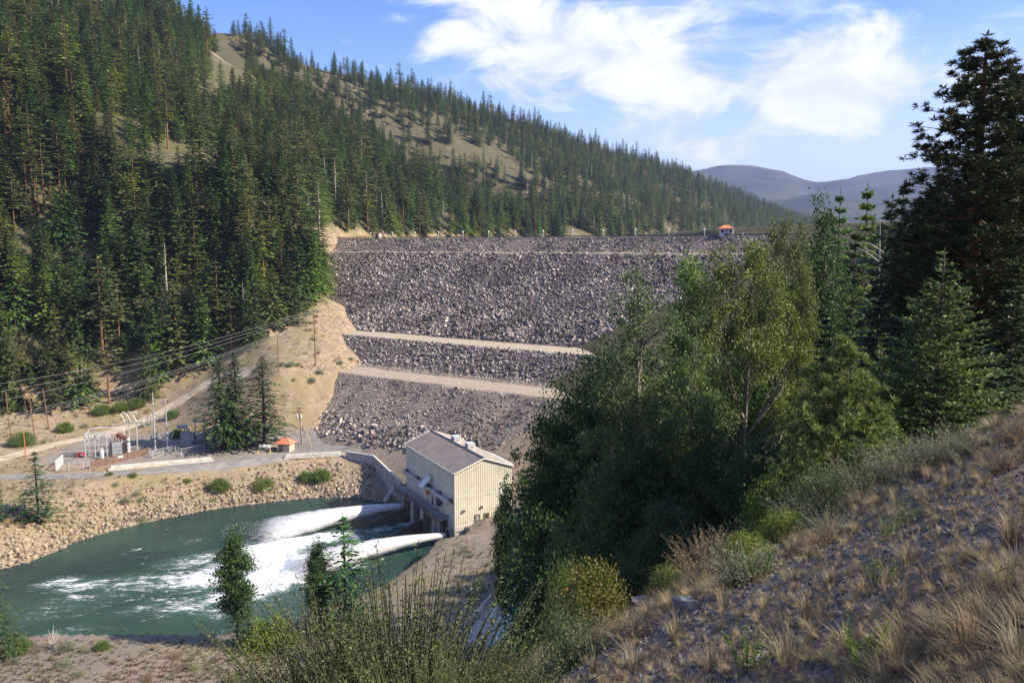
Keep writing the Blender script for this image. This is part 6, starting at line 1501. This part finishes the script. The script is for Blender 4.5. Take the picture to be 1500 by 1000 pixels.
def ground_cover():
    g = np.random.default_rng(77)
    n = 22000; r = np.exp(g.uniform(math.log(3.4), math.log(26), n)); a = np.radians(g.uniform(-14, 39, n)); x, y = r*np.sin(a), r*np.cos(a)
    bare = sstep(.0, .25, fbm(x, y, 3.2, 4, 71)+.12); dry = fbm(x, y, 1.5, 3, 79)
    edge = sstep(9, 15, y)
    k = g.random(n) < np.clip(.02+.24*(1-bare)+.5*edge+.3*dry, .02, 1)*.75
    x, y, bare, edge = x[k], y[k], bare[k], edge[k]; m = len(x)
    kind = np.where(g.random(m) < .10+.25*edge, 3, g.choice([0, 1, 2, 2], m)); s = g.uniform(.2, .62, m)*(.8+.6*edge)
    z = H(x, y)
    scatter('dry_grass', TUF, np.c_[x, y, z], np.c_[g.normal(0, .15, (m, 2)), g.random(m)*6.28], s, kind, 'sparse dry straw grass covering the near slope', 'grass')
    n = 48000; r = np.exp(g.uniform(math.log(2.0), math.log(22), n)); a = np.radians(g.uniform(-14, 39, n)); x, y = r*np.sin(a), r*np.cos(a)
    s = (.008+.042*g.random(n)**3.5)*(.7+r/9.); z = H(x, y)
    scatter('gravel', RK_S, np.c_[x, y, z+.1*s], g.uniform(0, 6.28, (n, 3)), s, g.integers(0, 5, n), 'grey-violet gravel strewn over the near slope', 'gravel')
    n = 9000; r = np.exp(g.uniform(math.log(2.2), math.log(22), n)); a = np.radians(g.uniform(-14, 39, n)); x, y = r*np.sin(a), r*np.cos(a)
    scatter('straw_litter', [TUF[2]], np.c_[x, y, H(x, y)+.01], np.c_[g.normal(0, .9, (n, 2)), g.random(n)*6.28], g.uniform(.12, .4, n), np.zeros(n, int), 'flattened straw litter lying over the near slope', 'litter')
    # dry grass and low scrub on the banks and forest edge
    P = []
    for (u0, u1, v0, v1, nn) in ((0, 420, 560, 720, 5200), (0, 480, 700, 790, 2200), (420, 560, 420, 540, 900), (0, 560, 930, 1000, 2600), (640, 800, 760, 900, 900)):
        P.append(ground_many(g.uniform(u0, u1, nn), g.uniform(v0, v1, nn)))
    P = np.vstack(P); x, y = P[:, 0], P[:, 1]
    yard = ((x > -152) & (x < -25) & (y > 244) & (y < 288) & (P[:, 2] < 11.5)); dr, _, _ = polydist(x, y, ROADL); dt, _, _ = polydist(x, y, TRK)
    k = (~yard) & (dr > 3.2) & (dt > 3.6) & (g.random(len(x)) < np.clip(.5+1.2*fbm(x, y, 10, 3, 88), .05, 1)); P = P[k]; m = len(P)
    scatter('bank_grass', TUF, P, np.c_[np.zeros((m, 2)), g.random(m)*6.28], g.uniform(.8, 2.4, m), np.where(g.random(m) < .3, 3, g.choice([0, 2], m)), 'faded dry grass scattered over the river banks', 'grass')
ground_cover()
def low_scrub():
    g = np.random.default_rng(63); P = []
    for (u0, u1, v0, v1, nn) in ((385, 525, 360, 560, 90), (0, 400, 560, 650, 90), (0, 560, 700, 775, 40), (640, 790, 770, 880, 30), (0, 420, 950, 1000, 24)): P.append(ground_many(g.uniform(u0, u1, nn), g.uniform(v0, v1, nn)))
    P = np.vstack(P); x, y = P[:, 0], P[:, 1]; dr, _, _ = polydist(x, y, ROADL); dt, _, _ = polydist(x, y, TRK)
    s_ = (x-C0[0])*NN[0]+(y-C0[1])*NN[1]
    k = (dr > 4) & (dt > 4.5) & ~((x > -152) & (x < -25) & (y > 244) & (y < 290) & (P[:, 2] < 11.5)) & (P[:, 2] > damz(s_)); P = P[k]; m = len(P)
    scatter('low_scrub', [S_SCR.joined(), W_SAG.joined(), W_DRY.joined()], P, np.c_[np.zeros((m, 2)), g.random(m)*6.28], g.uniform(.5, 1.5, m), g.integers(0, 3, m), 'low scrubby bushes dotted over the dry slopes', 'scrub')
low_scrub()
def stalks():
    g = np.random.default_rng(3)
    for i, (u0, v0, u1, v1, y0) in enumerate(((1425, 706, 1500, 745, 8.), (1400, 862, 1500, 905, 5.), (1455, 838, 1500, 852, 5.))):
        a, b = aty(u0, v0, y0), aty(u1, v1, y0-.6); m = (a+b)/2+[0, 0, .06]
        a[2] = max(a[2], Hs(a[0], a[1])+.05); b[2] = max(b[2], Hs(b[0], b[1])+.05)
        o = MB().tube([tuple(a), tuple(m), tuple(b)], [.003, .005, .006], 5).build('dry_stalk', 'dry_weed'); tag(o, ['long pale bent stalk arching over the reddish grassy rise', 'longest pale stalk lying across the gravel', 'short pale stalk lying above the longest one', 'upright pale stalk beside the grass tufts'][i], 'stalk', 'pale stalks on the near slope')
stalks()
# ------------------------------------------------------------------ the air
def haze():
    m = bpy.data.materials.new('haze'); m.use_nodes = True; t = NT(m.node_tree)
    v = t.n('ShaderNodeVolumePrincipled', {'Color': rgb(.46, .60, 1.0), 'Density': 7.5e-5, 'Anisotropy': .25})
    o = t.t.nodes.new('ShaderNodeOutputMaterial'); t.t.links.new(v.outputs[0], o.inputs['Volume'])
    MATS['haze'] = m
    b = MB().box(-9600, 9600, -9600, 9600, -40, 860).build('haze', 'haze'); tag(b, 'thin blue air over the valley', kind='stuff')
haze()
